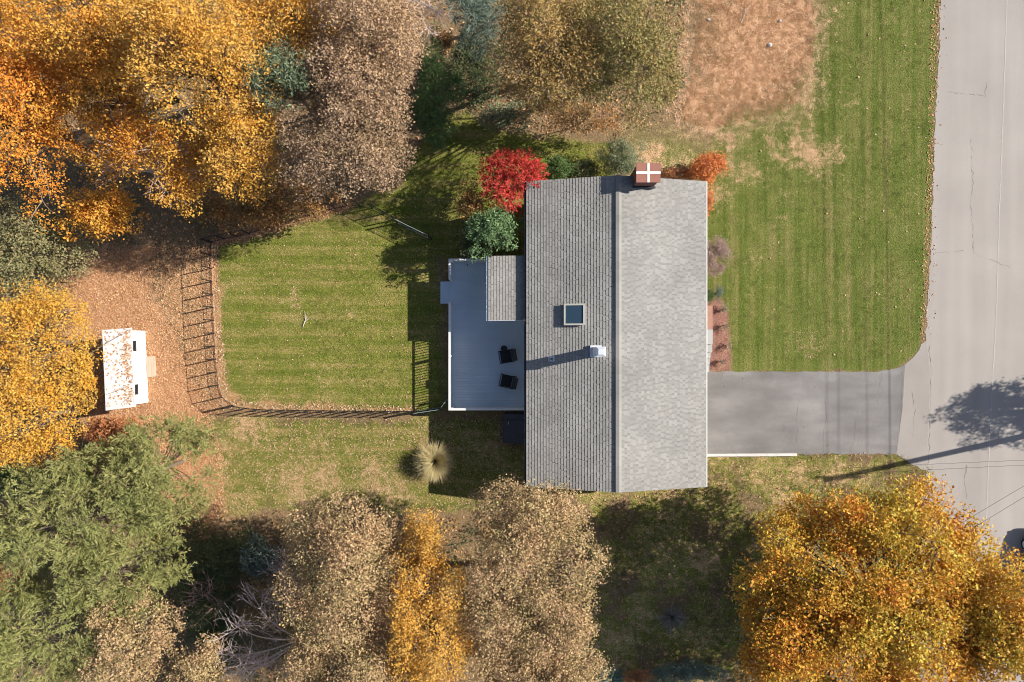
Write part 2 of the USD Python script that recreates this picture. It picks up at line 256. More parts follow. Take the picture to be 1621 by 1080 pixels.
def groundmat():
    N, L = {}, []
    N['g'] = ('geometry', {}); N['za'] = ('attribute', {'attribute': 'zoneA'}); N['zb'] = ('attribute', {'attribute': 'zoneB'})
    N['sa'] = ('separate_xyz', {}); N['sb'] = ('separate_xyz', {})
    L += [('za.vector', 'sa.vector'), ('zb.vector', 'sb.vector')]
    for k, sc, de in (('nf', 13., 4.), ('nm', 3., 4.), ('nl', .5, 4.), ('ng', 32., 2.)):
        N[k] = ('noise_texture', {'scale': sc, 'detail': de, 'roughness': .6}); L.append(('g.position', k + '.vector'))
    # mowing lines: along y in front, along x behind
    for k, d, sc, dis in (('wf', 'x', .31, 2.2), ('wb', 'y', .36, 1.6)):
        N[k] = ('wave_texture', {'wave_type': 'bands', 'bands_direction': d, 'scale': sc, 'distortion': dis, 'detail': 3.0, 'detail_scale': .35}); L.append(('g.position', k + '.vector'))
    # streaks: noise stretched along the mowing direction
    for k, sc in (('kf', (5.2, .13, 1.)), ('kb', (.22, 5., 1.))):
        N[k + 'm'] = ('mapping', {'scale': sc}); N[k] = ('noise_texture', {'scale': 1., 'detail': 3.0}); L += [('g.position', k + 'm.vector'), (k + 'm.vector', k + '.vector')]
    def ramp(k, src, stops): N[k] = ('rgb_ramp', {'ramp': stops}); L.append((src, k + '.fac'))
    def mad(k, a, b, c):   # a*b + c
        N[k] = ('math', {'math_type': 'multiply_add'})
        for s, x in (('value1', a), ('value2', b), ('value3', c)):
            if isinstance(x, str): L.append((x, k + '.' + s))
            else: N[k][1][s] = x
    # front lawn factor
    mad('f1', 'wf.fac', .10, -.11); mad('f2', 'kf.fac', .75, 'f1.value'); mad('f3a', 'ng.fac', .55, 'f2.value'); mad('f3', 'nf.fac', 1.15, 'f3a.value'); mad('f4', 'nl.fac', .5, 'f3.value'); mad('f5', 'f4.value', 1.25, -1.23)
    ramp('cf', 'f5.value', [(0, (.046, .068, .012)), (.33, (.084, .115, .020)), (.6, (.125, .144, .034)), (1, (.24, .185, .085))])
    mad('b1', 'wb.fac', .12, 0.); mad('b2', 'kb.fac', .55, 'b1.value'); mad('b3a', 'ng.fac', .6, 'b2.value'); mad('b3', 'nf.fac', 1.25, 'b3a.value'); mad('b4', 'nl.fac', .55, 'b3.value'); mad('b5', 'b4.value', 1.25, -1.30)
    ramp('cb', 'b5.value', [(0, (.044, .066, .009)), (.33, (.094, .126, .016)), (.62, (.148, .162, .030)), (1, (.32, .235, .10))])
    mad('d0', 'ng.fac', .7, -.35); mad('d1', 'nf.fac', .95, 'd0.value'); mad('d2', 'nm.fac', .5, 'd1.value'); mad('d3', 'd2.value', 1., -.12)
    ramp('cd', 'd3.value', [(.1, (.17, .13, .05)), (.33, (.37, .215, .115)), (.6, (.50, .295, .175)), (.9, (.60, .41, .28))])
    ramp('cl', 'd3.value', [(.15, (.15, .065, .03)), (.4, (.32, .15, .07)), (.6, (.42, .225, .12)), (.85, (.52, .34, .21))])
    ramp('cm', 'd3.value', [(.2, (.09, .04, .03)), (.5, (.19, .09, .07)), (.8, (.30, .17, .13))])
    ramp('c0', 'd3.value', [(.15, (.055, .042, .022)), (.45, (.13, .09, .05)), (.7, (.22, .15, .085)), (.95, (.36, .24, .13))])
    # sharpen a weight with fine noise so that borders break up
    def sharp(k, src):
        mad(k + 'a', 'ng.fac', 1.9, -.95); mad(k + 'b', 'nm.fac', 1.1, -.55); mad(k + 'c', src, 1., k + 'a.value'); mad(k + 'd', k + 'c.value', 1., k + 'b.value')
        N[k] = ('map_range', {'from_min': .38, 'from_max': .62, 'clamp': True}); L.append((k + 'd.value', k + '.value'))
    sharp('wl', 'sb.x'); sharp('wg', 'sa.y'); sharp('wh', 'sa.x'); sharp('wd', 'sa.z')
    prev = 'c0.color'
    for k, c, w in (('m1', 'cl', 'wl.result'), ('m2', 'cd', 'wd.result'), ('m3', 'cb', 'wg.result'), ('m4', 'cf', 'wh.result')):
        N[k] = ('mix', {}); L += [(w, k + '.fac'), (prev, k + '.color1'), (c + '.color', k + '.color2')]; prev = k + '.color'
    # dry and littered grass shows through the green a little
    N['wd2'] = ('math', {'math_type': 'multiply', 'value2': .88}); L.append(('wd.result', 'wd2.value1'))
    N['m5'] = ('mix', {}); L += [('wd2.value', 'm5.fac'), (prev, 'm5.color1'), ('cd.color', 'm5.color2')]
    N['wl2'] = ('math', {'math_type': 'multiply', 'value2': .6}); L.append(('wl.result', 'wl2.value1'))
    N['m6'] = ('mix', {}); L += [('wl2.value', 'm6.fac'), ('m5.color', 'm6.color1'), ('cl.color', 'm6.color2')]
    N['m7'] = ('mix', {}); L += [('sb.y', 'm7.fac'), ('m6.color', 'm7.color1'), ('cm.color', 'm7.color2')]
    N['h'] = ('math', {'math_type': 'add'}); L += [('nf.fac', 'h.value1'), ('ng.fac', 'h.value2')]
    N['bp'] = ('bump', {'strength': .85, 'distance': .06}); L.append(('h.value', 'bp.height'))
    N['p'] = ('principled_bsdf', {'roughness': .95, 'specular_ior_level': .1}); L += [('m7.color', 'p.base_color'), ('bp.normal', 'p.normal')]
    return M('ground_cover', N, L)
GROUND = groundmat()
cent = gv[quads].mean(1)[:, :2]
zone = np.zeros(len(cent), int)
for k, poly in enumerate((np.vstack([DRY]), STRIP, SIDE, BACK, FRONT, MULCH), 1):
    zone[pip_sd(cent, poly) > 0] = k
for k, (nm, lab) in enumerate((('ground', 'brown leaf-covered woodland floor under the trees'), ('dry_meadow', 'tan dry grass patch above the front lawn'), ('verge', 'patchy grass and leaves below the driveway'),
                               ('side_lawn', 'yellowed lawn below the fenced yard'), ('back_lawn', 'mown green lawn behind the house'), ('front_lawn', 'striped green front lawn beside the road'), ('mulch_bed', 'red-brown mulch bed beside the front steps'))):
    qd = quads[zone == k]; u, inv = np.unique(qd.ravel(), return_inverse=True); ff = inv.reshape(-1, 4)
    o = obj(nm, (gv[u], tri(ff)), GROUND, kind='structure', label=lab, smooth=True)
    for nmv, arr in (('zoneA', zoneA), ('zoneB', zoneB)):
        UsdGeom.PrimvarsAPI(o.prim).CreatePrimvar(nmv, Sdf.ValueTypeNames.Float3Array, 'vertex').Set(Vt.Vec3fArray.FromNumpy(arr[u].astype(np.float32)))
far = MB().add([(-3000, -3000, -.16), (3000, -3000, -.16), (3000, 3000, -.16), (-3000, 3000, -.16)], [(0, 1, 2, 3)])
obj('terrain', far.get(), GROUND, kind='structure', label='leaf-covered land all around')

# road and driveway
def asphalt(name, c0, c1, c2, streak):
    return M(name, {'g': ('geometry', {}), 'mp': ('mapping', {'scale': streak}), 'n': ('noise_texture', {'scale': 1., 'detail': 4.0}), 'n2': ('noise_texture', {'scale': 45., 'detail': 2.0}), 'n3': ('noise_texture', {'scale': .35, 'detail': 4.0}),
                    'a': ('math', {'math_type': 'multiply_add', 'value2': .55}), 'b': ('math', {'math_type': 'multiply_add', 'value2': .55, 'value3': -.32}), 'c': ('math', {'math_type': 'multiply_add', 'value2': .55}),
                    'r': ('rgb_ramp', {'ramp': [(.25, c0), (.5, c1), (.75, c2)]}), 'bp': ('bump', {'strength': .35, 'distance': .01}), 'p': ('principled_bsdf', {'roughness': .9, 'specular_ior_level': .2})},
             [('g.position', 'mp.vector'), ('mp.vector', 'n.vector'), ('g.position', 'n2.vector'), ('g.position', 'n3.vector'), ('n2.fac', 'b.value1'), ('n3.fac', 'c.value1'), ('b.value', 'c.value3'), ('n.fac', 'a.value1'), ('c.value', 'a.value3'),
              ('a.value', 'r.fac'), ('r.color', 'p.base_color'), ('n2.fac', 'bp.height'), ('bp.normal', 'p.normal')])
ROADM = asphalt('old_asphalt', (.222, .204, .191), (.256, .235, .220), (.292, .270, .254), (1.2, .06, 1.))
DRIVEM = asphalt('driveway_asphalt', (.098, .092, .092), (.146, .138, .137), (.225, .216, .212), (.35, 1.1, 1.))
APRONM = asphalt('apron_asphalt', (.205, .188, .175), (.240, .220, .206), (.28, .258, .242), (.8, .3, 1.))
rng0 = np.random.default_rng(5)
def wob(poly, amp, step=.25):
    out = []
    for a, b in zip(poly[:-1], poly[1:]):
        n = max(1, int(np.linalg.norm(b - a) / step)); t = np.arange(n)[:, None] / n
        out.append(a + (b - a) * t)
    out = np.vstack(out + [poly[-1:]]); out[1:-1] += rng0.normal(0, amp, (len(out) - 2, 2))
    return out
left = wob(W([(1490, -150), (1489, 0), (1484, 120), (1478, 260), (1473, 400), (1468, 480), (1466, 540)]), .035)
seam_r = wob(W([(1466, 540), (1472, 590), (1470, 660), (1467, 720), (1466, 745)]), .012)
low = wob(W([(1466, 745), (1462, 800), (1455, 900), (1440, 1250)]), .03)
road = np.vstack([left, seam_r[1:], low[1:], W([(1760, 1250), (1760, -150)])])
obj('road', MB().sheet(road[::-1], .006).get(), ROADM, kind='structure', label='pale worn asphalt road along the right edge')
top_edge = wob(W([(1100, 588), (1380, 589), (1405, 586)]), .02)
seam_l = wob(W([(1432, 586), (1428, 650), (1419, 719)]), .008)
drive = np.vstack([top_edge, W([(1420, 583), (1433, 577)]), seam_l[1:], wob(W([(1419, 719), (1262, 719), (1100, 719)]), .02)[1:]])
obj('driveway', MB().sheet(drive, .010).get(), DRIVEM, kind='structure', label='grey asphalt driveway with cracks, from the house to the road')
apron = np.vstack([W([(1433, 577)]), wob(W([(1433, 577), (1450, 562), (1458, 545), (1466, 540)]), .02)[1:], seam_r[1:], wob(W([(1466, 745), (1445, 735), (1419, 719)]), .03)[1:], seam_l[1:-1][::-1]])
obj('driveway_apron', MB().sheet(apron, .008).get(), APRONM, kind='structure', label='paler asphalt apron between driveway and road')
CRACK = plain('crack_tar', (.11, .104, .10), .9)
SEAML = plain('road_seam', (.30, .28, .266), .9)
def strip_mesh(p, w, z):
    p = np.asarray(p); t = np.gradient(p, axis=0); t /= np.linalg.norm(t, axis=1, keepdims=True) + 1e-9; nrm = np.column_stack([-t[:, 1], t[:, 0]])
    w = np.broadcast_to(w, (len(p),))[:, None]
    a, b = p + nrm * w / 2, p - nrm * w / 2
    v = np.vstack([np.column_stack([a, np.full(len(p), z)]), np.column_stack([b, np.full(len(p), z)])]); n = len(p); i = np.arange(n - 1)
    return v, tri(np.column_stack([i + n, i + n + 1, i + 1, i]))
obj('road_seam', strip_mesh(wob(W([(1597, -100), (1590, 120), (1583, 300), (1577, 500), (1566, 700), (1560, 860)]), .012, .4), .06, .0105), SEAML, kind='structure', label='pale lengthwise seam in the road')
cracks = [[(1305, 630), (1308, 660), (1303, 690), (1303, 716)], [(1357, 650), (1352, 690), (1346, 716)], [(1357, 650), (1375, 652)], [(1242, 668), (1238, 685)], [(1262, 640), (1261, 700)], [(1144, 590), (1142, 610)], [(1395, 592), (1393, 612)],
          [(1428, 590), (1426, 650), (1420, 716)], [(1471, 545), (1474, 590), (1471, 700), (1469, 740)], [(1443, 620), (1448, 650), (1445, 690)], [(1480, 400), (1525, 397)], [(1538, 330), (1541, 400), (1600, 425)], [(1530, 735), (1527, 760), (1530, 790)], [(1500, 146), (1560, 152), (1561, 130)], [(1537, 220), (1540, 290), (1536, 330)]]
for i, c in enumerate(cracks):
    pth = wob(W(c), .03, .12)
    obj('pavement_crack', strip_mesh(pth, np.abs(rng0.normal(.006, .009, len(pth))), .0145), CRACK, kind='structure')

# ------------------------------------------------------------------ foliage
def unit(v): return v / (np.linalg.norm(v, axis=-1, keepdims=True) + 1e-9)
def leaf_mesh(p, axis, nrm, L, Wd, fold=.22):
    a = unit(axis); n = nrm - (nrm * a).sum(1, keepdims=True) * a; n = unit(n); b = np.cross(n, a)
    L, Wd = np.reshape(L, (-1, 1)), np.reshape(Wd, (-1, 1))
    v = np.stack([p, p + a * L * .5 + b * Wd / 2 + n * Wd * fold, p + a * L, p + a * L * .5 - b * Wd / 2 + n * Wd * fold], 1)
    i = np.arange(len(p))[:, None] * 4
    return v.reshape(-1, 3), np.vstack([i + [0, 1, 2], i + [0, 2, 3]]), np.repeat(islands(len(p)), 4)

def make_crown(rng, c, R, K, rbf, n, L, Wd, gap=.0, spray=False, sprig=6, sprig_r=.2, low=-.35, noise_f=1.6):
    """blob centres and leaves of an irregular crown"""
    d = unit(rng.normal(size=(K * 3, 3))); d = d[d[:, 2] > low][:K]
    rad = rng.uniform(.35, 1.0, len(d)) ** .6
    rb = rbf * rng.uniform(.65, 1.25, len(d))
    centres = c + d * R * (rad * (1 - rbf * .75))[:, None]
    centres = np.vstack([c + [[0, 0, R[2] * .15]], centres]); rb = np.append(rbf * 1.3, rb)
    ns = n // sprig
    w = rb ** 2; k = rng.choice(len(rb), int(ns * 1.9), p=w / w.sum())
    dd = unit(rng.normal(size=(len(k), 3)) + [0, 0, .35])
    rr = rng.uniform(.35, 1.06, len(k)) ** .45
    sp = centres[k] + dd * R * (rb[k] * rr)[:, None]
    keep = meshkit.fbm(sp * noise_f + 31, 3, int(c[0] * 7) & 255) > .40 + gap
    sp, dd, k = sp[keep][:ns], dd[keep][:ns], k[keep][:ns]
    m = len(sp) * sprig
    pp = np.repeat(sp, sprig, 0) + rng.normal(0, sprig_r * .55, (m, 3)); out = np.repeat(dd, sprig, 0)
    if spray:
        fr = unit(np.repeat(dd * [1, 1, .5] + rng.normal(0, .45, dd.shape), sprig, 0)); sl = rng.uniform(-1, 1, (m, 1)); lat = unit(np.cross(fr, [0, 0, 1.])) * rng.choice([-1, 1], (m, 1))
        pp = np.repeat(sp, sprig, 0) + fr * sl * sprig_r * 1.6 + rng.normal(0, sprig_r * .16, (m, 3)); ax = unit(fr + lat * rng.uniform(.2, .9, (m, 1)) + rng.normal(0, .15, (m, 3))); nr = unit(np.array([0, 0, 1.]) + rng.normal(0, .5, (m, 3)))
    else:
        ax = rng.normal(size=(m, 3)) + out * .4 + [0, 0, -.25]; nr = unit(out * .5 + [0, 0, .55] + rng.normal(0, .55, (m, 3)))
    Ls = L * rng.uniform(.5, 1.0, m) * np.repeat(rng.uniform(.75, 1.5, len(sp)), sprig); 
    return centres, rb, leaf_mesh(pp, ax, nr, Ls, Ls * (Wd / L) * rng.uniform(.8, 1.15, m))

def curve(a, b, sag, rng, n=5):
    t = np.linspace(0, 1, n)[:, None]; mid = (a + b) / 2 + sag
    return (1 - t) ** 2 * a + 2 * t * (1 - t) * mid + t ** 2 * b

def limbs(rng, base, centres, R, rb, top, r0, twigs=3, n_side=5):
    tr, br = MB(), MB()
    fork = base + (top - base) * .45 + rng.normal(0, .12, 3) * [1, 1, 0]
    path = np.vstack([curve(base - [0, 0, .1], fork, rng.normal(0, .12, 3) * [1, 1, 0], rng, 5), curve(fork, top, rng.normal(0, .2, 3) * [1, 1, 0], rng, 5)[1:]])
    tr.tube(path, np.linspace(r0, r0 * .22, len(path)) * np.append(1.35, np.ones(len(path) - 1)), 9)
    for c, r in zip(centres[1:], rb[1:]):
        h = rng.uniform(.35, .8); i = h * (len(path) - 1); a = path[int(i)] + (path[min(int(i) + 1, len(path) - 1)] - path[int(i)]) * (i % 1)
        cv = curve(a, c, np.array([0, 0, .25]) + rng.normal(0, .2, 3), rng, 6)
        br.tube(cv, np.linspace(r0 * .34, r0 * .09, 6), n_side)
        for _ in range(twigs):
            s = cv[rng.integers(2, 6)]; e = c + unit(rng.normal(size=3) + [0, 0, .4]) * R * r * 1.06
            br.tube(curve(s, e, rng.normal(0, .12, 3), rng, 4), np.linspace(r0 * .10, r0 * .03, 4), 4, False)
    return tr, br

def tree(name, label, cat, px, py, rx, ry, zc, rz, leaf, L=.13, Wd=.085, dens=620, K=44, rbf=.27, gap=0.03, r0=None, seed=None, spray=False, sprig=6, sprig_r=.2, low=-.35, twigs=3, bark=None, group=None, lean=(0, 0), nf=1.6, names=('trunk', 'limbs', 'crown')):
    rng = np.random.default_rng(seed if seed is not None else int(px * 13 + py * 7))
    k = (H - zc) / 1080; gr = 1.17 if cat == 'tree' else 1.1; R = np.array([rx * k * gr, ry * k * gr, rz]); c = P(px, py, zc)
    out = c[:2] * .75 * zc / (H - zc); out *= min(1, 2.2 / (np.linalg.norm(out) + 1e-9))      # trunks at a clearing lean towards its light
    base = np.array([c[0] + lean[0] + out[0], c[1] + lean[1] + out[1], -.05])
    if not spray and cat == 'tree': L, Wd, dens, sprig = L * .84, Wd * .84, dens * 1.4, 7
    n = int(dens * math.pi * R[0] * R[1])
    centres, rb, leaves = make_crown(rng, c, R, K, rbf, n, L, Wd, gap, spray, sprig, sprig_r, low, nf)
    t = Thing(name, label, cat, (base[0], base[1], 0.), group)
    r0 = r0 or .045 * max(R[0], R[1]) + .02
    tr, br = limbs(rng, base, centres, R, rb, c + [0, 0, R[2] * .6], r0, twigs)
    obj(names[0], tr.get(), bark or BARK, t, smooth=True); obj(names[1], br.get(), bark or BARK, t)
    obj(names[2], leaves, LEAF[leaf], t, kind='stuff')
    return t
def shrub(name, label, *a, **k):
    k.setdefault('K', 14); k.setdefault('r0', .035); k.setdefault('twigs', 2); k.setdefault('low', -.1); k.setdefault('L', .08); k.setdefault('Wd', .05); k.setdefault('dens', 1500); k.setdefault('sprig_r', .09); k.setdefault('rbf', .42); k.setdefault('nf', 2.2)
    k.setdefault('names', ('stem', 'twigs', 'foliage'))
    return tree(name, label, k.pop('cat', 'shrub'), *a, **k)

# --- woods, upper left
tree('maple_tree', 'deep orange maple at the upper left edge of the photo', 'tree', 15, 175, 100, 165, 9, 4, 'orange', gap=.02)
tree('maple_tree', 'golden orange maple crowning the top left corner woods', 'tree', 160, 60, 115, 95, 10, 4, 'amber', gap=.03)
tree('maple_tree', 'large golden maple right of the corner woods, above the bare twigs', 'tree', 318, 112, 118, 105, 10, 4.5, 'gold', gap=.02, K=60)
tree('maple_tree', 'golden maple in the middle of the upper left woods, left of the large one', 'tree', 172, 155, 70, 58, 8, 3.4, 'amber', gap=.04)
tree('maple_tree', 'small golden maple at the top edge, beside the tan oak', 'tree', 460, 25, 75, 75, 9, 3.5, 'gold', gap=.03)
tree('maple_tree', 'thin golden maple with bare branch tips showing, above the fenced yard', 'tree', 245, 262, 100, 85, 7, 3, 'amber', gap=.09, dens=430, twigs=9, bark=TWIG, K=34)
tree('maple_tree', 'golden maple just left of the mauve-brown tree', 'tree', 378, 235, 76, 76, 7.5, 3.2, 'gold', gap=.03)
shrub('orange_bush', 'low orange bush at the wood edge above the leaf carpet', 168, 350, 66, 50, 4.6, 1.8, 'amber', gap=.08, L=.13, Wd=.09, dens=600, sprig_r=.18)
shrub('russet_bush', 'thin brown undergrowth along the upper fence line', 400, 318, 125, 38, 1.8, 1.4, 'brown', gap=.10, L=.12, Wd=.08, dens=600, sprig_r=.2)
tree('evergreen_tree', 'dark green broad-leaved evergreen among the golden maples', 'tree', 452, 132, 58, 46, 9.3, 2.2, 'rhodo', L=.26, Wd=.07, dens=420, K=24)
tree('oak_tree', 'tan-leaved oak at the top edge, left of the bare tree', 'tree', 578, 85, 92, 110, 8.5, 4, 'tan', L=.12, dens=760, K=34, rbf=.3)
tree('oak_tree', 'mauve-brown leafy tree with its foot at the upper lawn corner', 'tree', 548, 215, 98, 112, 7.5, 4, 'mauve', L=.11, dens=800, K=34, rbf=.3)
# --- woods, left edge
shrub('vine_thicket', 'olive green vine thicket at the left edge above the yellow trees', 45, 395, 85, 80, 3.5, 2.2, 'sage', L=.12, Wd=.08, dens=760, sprig_r=.2, K=24)
tree('birch_tree', 'yellow tree behind the white shed, upper of the two', 'tree', 58, 540, 85, 85, 6.5, 3.2, 'yellow', gap=.09, twigs=4, dens=560)
tree('birch_tree', 'bright yellow tree at the left edge, directly above the cedars', 'tree', 52, 665, 84, 72, 6.5, 3.2, 'yellow', gap=.07)
shrub('yellow_bush', 'small yellow bush touching the back of the white shed', 132, 600, 28, 55, 1.5, 1.0, 'yellow', L=.11, Wd=.08, dens=700, gap=.07, sprig_r=.15)
shrub('russet_bush', 'russet bush between the white shed and the cedars', 185, 675, 48, 28, 1.8, 1.2, 'russet', L=.11, Wd=.08, dens=800, gap=.05, sprig_r=.15)
shrub('green_bush', 'bright green bush at the left edge below the yellow tree', 12, 748, 36, 30, 4, 2, 'green', L=.12, Wd=.08, dens=800, sprig_r=.15)
ced = dict(L=.17, Wd=.045, spray=True, sprig=14, sprig_r=.16, dens=1000, rbf=.18, low=-.5, nf=1.0, gap=.05, twigs=1, r0=.08)
tree('cedar_tree', 'feathery green cedar nearest the side lawn', 'tree', 268, 738, 82, 78, 5.2, 4., 'cedar', K=70, **ced)
tree('cedar_tree', 'tall feathery green cedar in the middle of the cedar group', 'tree', 130, 810, 110, 95, 6.5, 4.8, 'cedar', K=95, **ced)
tree('cedar_tree', 'feathery green cedar above the small tan tree', 'tree', 205, 890, 80, 72, 5.2, 4., 'cedar', K=65, **ced)
tree('cedar_tree', 'feathery green cedar in the bottom left corner', 'tree', 65, 1000, 100, 100, 6, 4.4, 'cedar', K=80, **ced)
tree('oak_tree', 'reddish brown tree at the left edge beside the cedars', 'tree', 5, 860, 38, 65, 6, 2.5, 'brown', dens=700)
# --- woods, bottom
tree('young_oak_tree', 'small tan-yellow tree right of the corner cedar', 'tree', 212, 1000, 58, 78, 5.5, 2.8, 'beige', gap=.04, dens=640)
tree('young_oak_tree', 'small olive-yellow tree at the bottom edge left of the bare tree', 'tree', 318, 1058, 45, 48, 5, 2.4, 'beige', gap=.05, dens=600)
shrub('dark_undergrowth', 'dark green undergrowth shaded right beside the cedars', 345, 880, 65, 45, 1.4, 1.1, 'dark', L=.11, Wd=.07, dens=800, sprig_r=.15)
shrub('blue_green_bush', 'blue-green bush in the undergrowth below the side lawn', 415, 880, 34, 34, 1.6, 1.2, 'bluish', L=.12, Wd=.07, dens=900, sprig_r=.15)
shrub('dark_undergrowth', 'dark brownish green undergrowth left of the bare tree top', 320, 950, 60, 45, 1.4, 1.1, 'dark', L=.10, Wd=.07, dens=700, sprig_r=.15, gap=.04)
shrub('brown_undergrowth', 'brown-green undergrowth against the left side of the tan tree', 440, 950, 62, 55, 1.6, 1.3, 'olive', L=.10, Wd=.07, dens=600, sprig_r=.15, gap=.07)
tree('oak_tree', 'olive-tan oak below the side lawn, left of the golden strip', 'tree', 560, 895, 118, 108, 6.5, 3.4, 'beige', L=.11, dens=760, K=36, rbf=.3, gap=.01)
tree('oak_tree', 'olive-tan oak cut by the bottom edge, left of the golden strip', 'tree', 545, 1045, 100, 80, 6.2, 3.2, 'beige', L=.11, dens=760, K=28, rbf=.3, gap=.02)
tree('golden_tree', 'narrow golden tree squeezed between two beige oaks', 'tree', 682, 970, 60, 150, 6.6, 2.8, 'gold', L=.11, dens=760, K=40, rbf=.26)
tree('oak_tree', 'big beige oak overhanging the lower left corner of the house roof', 'tree', 830, 900, 116, 140, 6.2, 3.6, 'beige', L=.11, dens=820, K=44, rbf=.27)
tree('oak_tree', 'beige oak cut by the bottom edge below the big beige oak', 'tree', 835, 1060, 105, 75, 5.6, 3, 'beige', L=.11, dens=760, K=30, rbf=.3)
# --- right bottom
tree('oak_tree', 'large orange and yellow oak filling the lower right corner', 'tree', 1385, 962, 208, 180, 5.8, 3.0, 'oak', L=.17, Wd=.12, dens=500, K=90, rbf=.19, gap=.03, r0=.36, sprig_r=.26)
tree('oak_tree', 'orange oak at the right edge hiding the white car', 'tree', 1590, 1000, 100, 115, 6, 3.2, 'oak', L=.17, Wd=.12, dens=430, K=30, rbf=.28, gap=.02, sprig_r=.26)
# --- woods, top middle
tree('oak_tree', 'thin brown and orange oak with branches showing, at the top edge', 'tree', 862, 78, 86, 102, 8.5, 3.8, 'olive', gap=.045, dens=620, twigs=6, bark=PALEBARK, K=28, rbf=.3)
tree('oak_tree', 'wide olive-brown oak above the chimney', 'tree', 990, 85, 92, 118, 8, 4, 'olivegreen', gap=.05, dens=560, K=36, rbf=.3, twigs=4)
shrub('brown_undergrowth', 'brown twiggy undergrowth below the thin brown oak', 925, 185, 105, 28, 2.0, 1.4, 'brown', L=.11, Wd=.07, dens=520, gap=.08, sprig_r=.18, twigs=5, bark=PALEBARK)
shrub('pale_green_bush', 'pale green bushes at the shaded upper lawn edge', 800, 185, 48, 26, 1.2, .9, 'shrubsage', L=.10, Wd=.06, dens=900)
tree('hemlock_tree', 'dark green hemlock beside the tan oak in shade', 'tree', 690, 150, 38, 78, 3, 2.2, 'green', L=.20, Wd=.04, spray=True, dens=800, K=22, sprig=8, sprig_r=.12, low=-.1)
tree('spruce_tree', 'grey-green spruce at the top edge beside the dark gap', 'tree', 752, 30, 42, 50, 4.5, 2.6, 'bluish', L=.24, Wd=.035, spray=True, dens=800, K=20, sprig=8, sprig_r=.12)
shrub('orange_bush', 'small dull orange bush under the bare tree tips', 703, 68, 15, 15, 3.2, .7, 'brown', L=.12, Wd=.09, dens=1000)
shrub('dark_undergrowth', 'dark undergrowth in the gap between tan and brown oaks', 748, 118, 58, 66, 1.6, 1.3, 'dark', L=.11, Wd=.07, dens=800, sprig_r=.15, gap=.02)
# --- a street tree across the road, seen by its shadow on the asphalt
ct = P(1872, 592)
tree('street_tree', 'broad tree across the road whose shadow falls on the asphalt', 'tree', 810.5 + ct[0] * 1080 / 29.5, 540 - ct[1] * 1080 / 29.5, 3.5 * 36.6, 1.75 * 36.6, 6.5, 1.8, 'oak', L=.15, Wd=.11, dens=330, K=34, rbf=.22, gap=.09)

# bare trees
def bare_tree(name, label, px, py, z, dirs, mat, seed, r0=.09, n2=9, n3=6, loc=None):
    rng = np.random.default_rng(seed); base = P(px, py, 0) if loc is None else np.array(loc)
    t = Thing(name, label, 'tree', (base[0], base[1], 0))
    tr, br, tw = MB(), MB(), MB()
    for d in dirs:
        tip = P(d[0], d[1], d[2]); fork = base + [0, 0, z * .5]
        cv = curve(base, tip, np.array([0, 0, z * .35]), rng, 10); tr.tube(cv, np.linspace(r0, .012, 10), 6)
        for _ in range(n2):
            i = rng.integers(3, 9); a = cv[i]; dv = unit(tip - a + rng.normal(0, .9, 3)) * rng.uniform(.7, 1.9) * (1 - .05 * i)
            c2 = curve(a, a + dv + [0, 0, .2], rng.normal(0, .12, 3), rng, 6); br.tube(c2, np.linspace(.016, .007, 6), 4)
            for _ in range(n3):
                j = rng.integers(1, 6); dv2 = unit(dv + rng.normal(0, .7, 3)) * rng.uniform(.25, .75)
                tw.tube(curve(c2[j], c2[j] + dv2, rng.normal(0, .05, 3), rng, 4), np.linspace(.009, .005, 4), 3, False)
    obj('trunk', tr.get(), mat, t); obj('limbs', br.get(), mat, t); obj('twigs', tw.get(), mat, t, kind='stuff')
bare_tree('bare_tree', 'bare tree with pale twigs at the bottom edge', 480, 1010, 4.5, [(345, 1035, 5), (365, 985, 5.2), (400, 940, 5), (340, 1075, 4.5), (450, 905, 4.5), (395, 1060, 5), (520, 980, 4), (470, 1085, 4.5)], TWIG, 7, r0=.04, n2=13, n3=9)
bare_tree('bare_tree', 'bare tree with pale twigs at the top edge beside the tan oak', 600, 0, 6, [(705, 30, 6), (690, 60, 6), (660, 75, 6), (705, 5, 6.2), (680, -25, 6), (640, 20, 6.5)], TWIG, 9, r0=.045, n2=12, n3=9)
bare_tree('bare_shrub', 'pinkish bare shrub in the undergrowth above the bare tree', 330, 960, 1.5, [(285, 955, 2.2), (310, 930, 2.3), (335, 925, 2.2), (350, 955, 2.0), (300, 965, 1.9)], plain('pink_twig', (.40, .25, .22), .85, var=.2), 11, r0=.03)
bare_tree('bare_shrub', 'bare grey saplings beside the brown-green undergrowth', 470, 940, 2, [(440, 900, 3), (460, 905, 3.2), (425, 930, 3), (485, 925, 3), (450, 870, 3)], PALEBARK, 12, r0=.03)

# --- planting round the house
shrub('red_maple_shrub', 'bright red shrub at the upper left corner of the house', 809, 294, 50, 54, 2.9, 1.9, 'red', L=.15, Wd=.05, dens=900, spray=True, sprig=7, K=24, rbf=.34)
shrub('brown_bush', 'thin brown bush in the shade left of the red shrub', 746, 322, 25, 40, 1.7, 1.3, 'brown', L=.10, Wd=.06, dens=900, sprig_r=.14)
shrub('rhododendron', 'green rhododendron above the deck, beside the lean-to roof', 787, 374, 53, 42, 3.0, 1.5, 'rhodog', L=.15, Wd=.05, dens=1000, K=18, rbf=.36)
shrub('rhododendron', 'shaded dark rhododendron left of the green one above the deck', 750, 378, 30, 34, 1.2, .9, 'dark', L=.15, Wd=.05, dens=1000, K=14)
shrub('foundation_shrub', 'yellow-green leafy shrub between red shrub and sage bush', 882, 268, 27, 22, .9, .7, 'green', L=.13, Wd=.05)
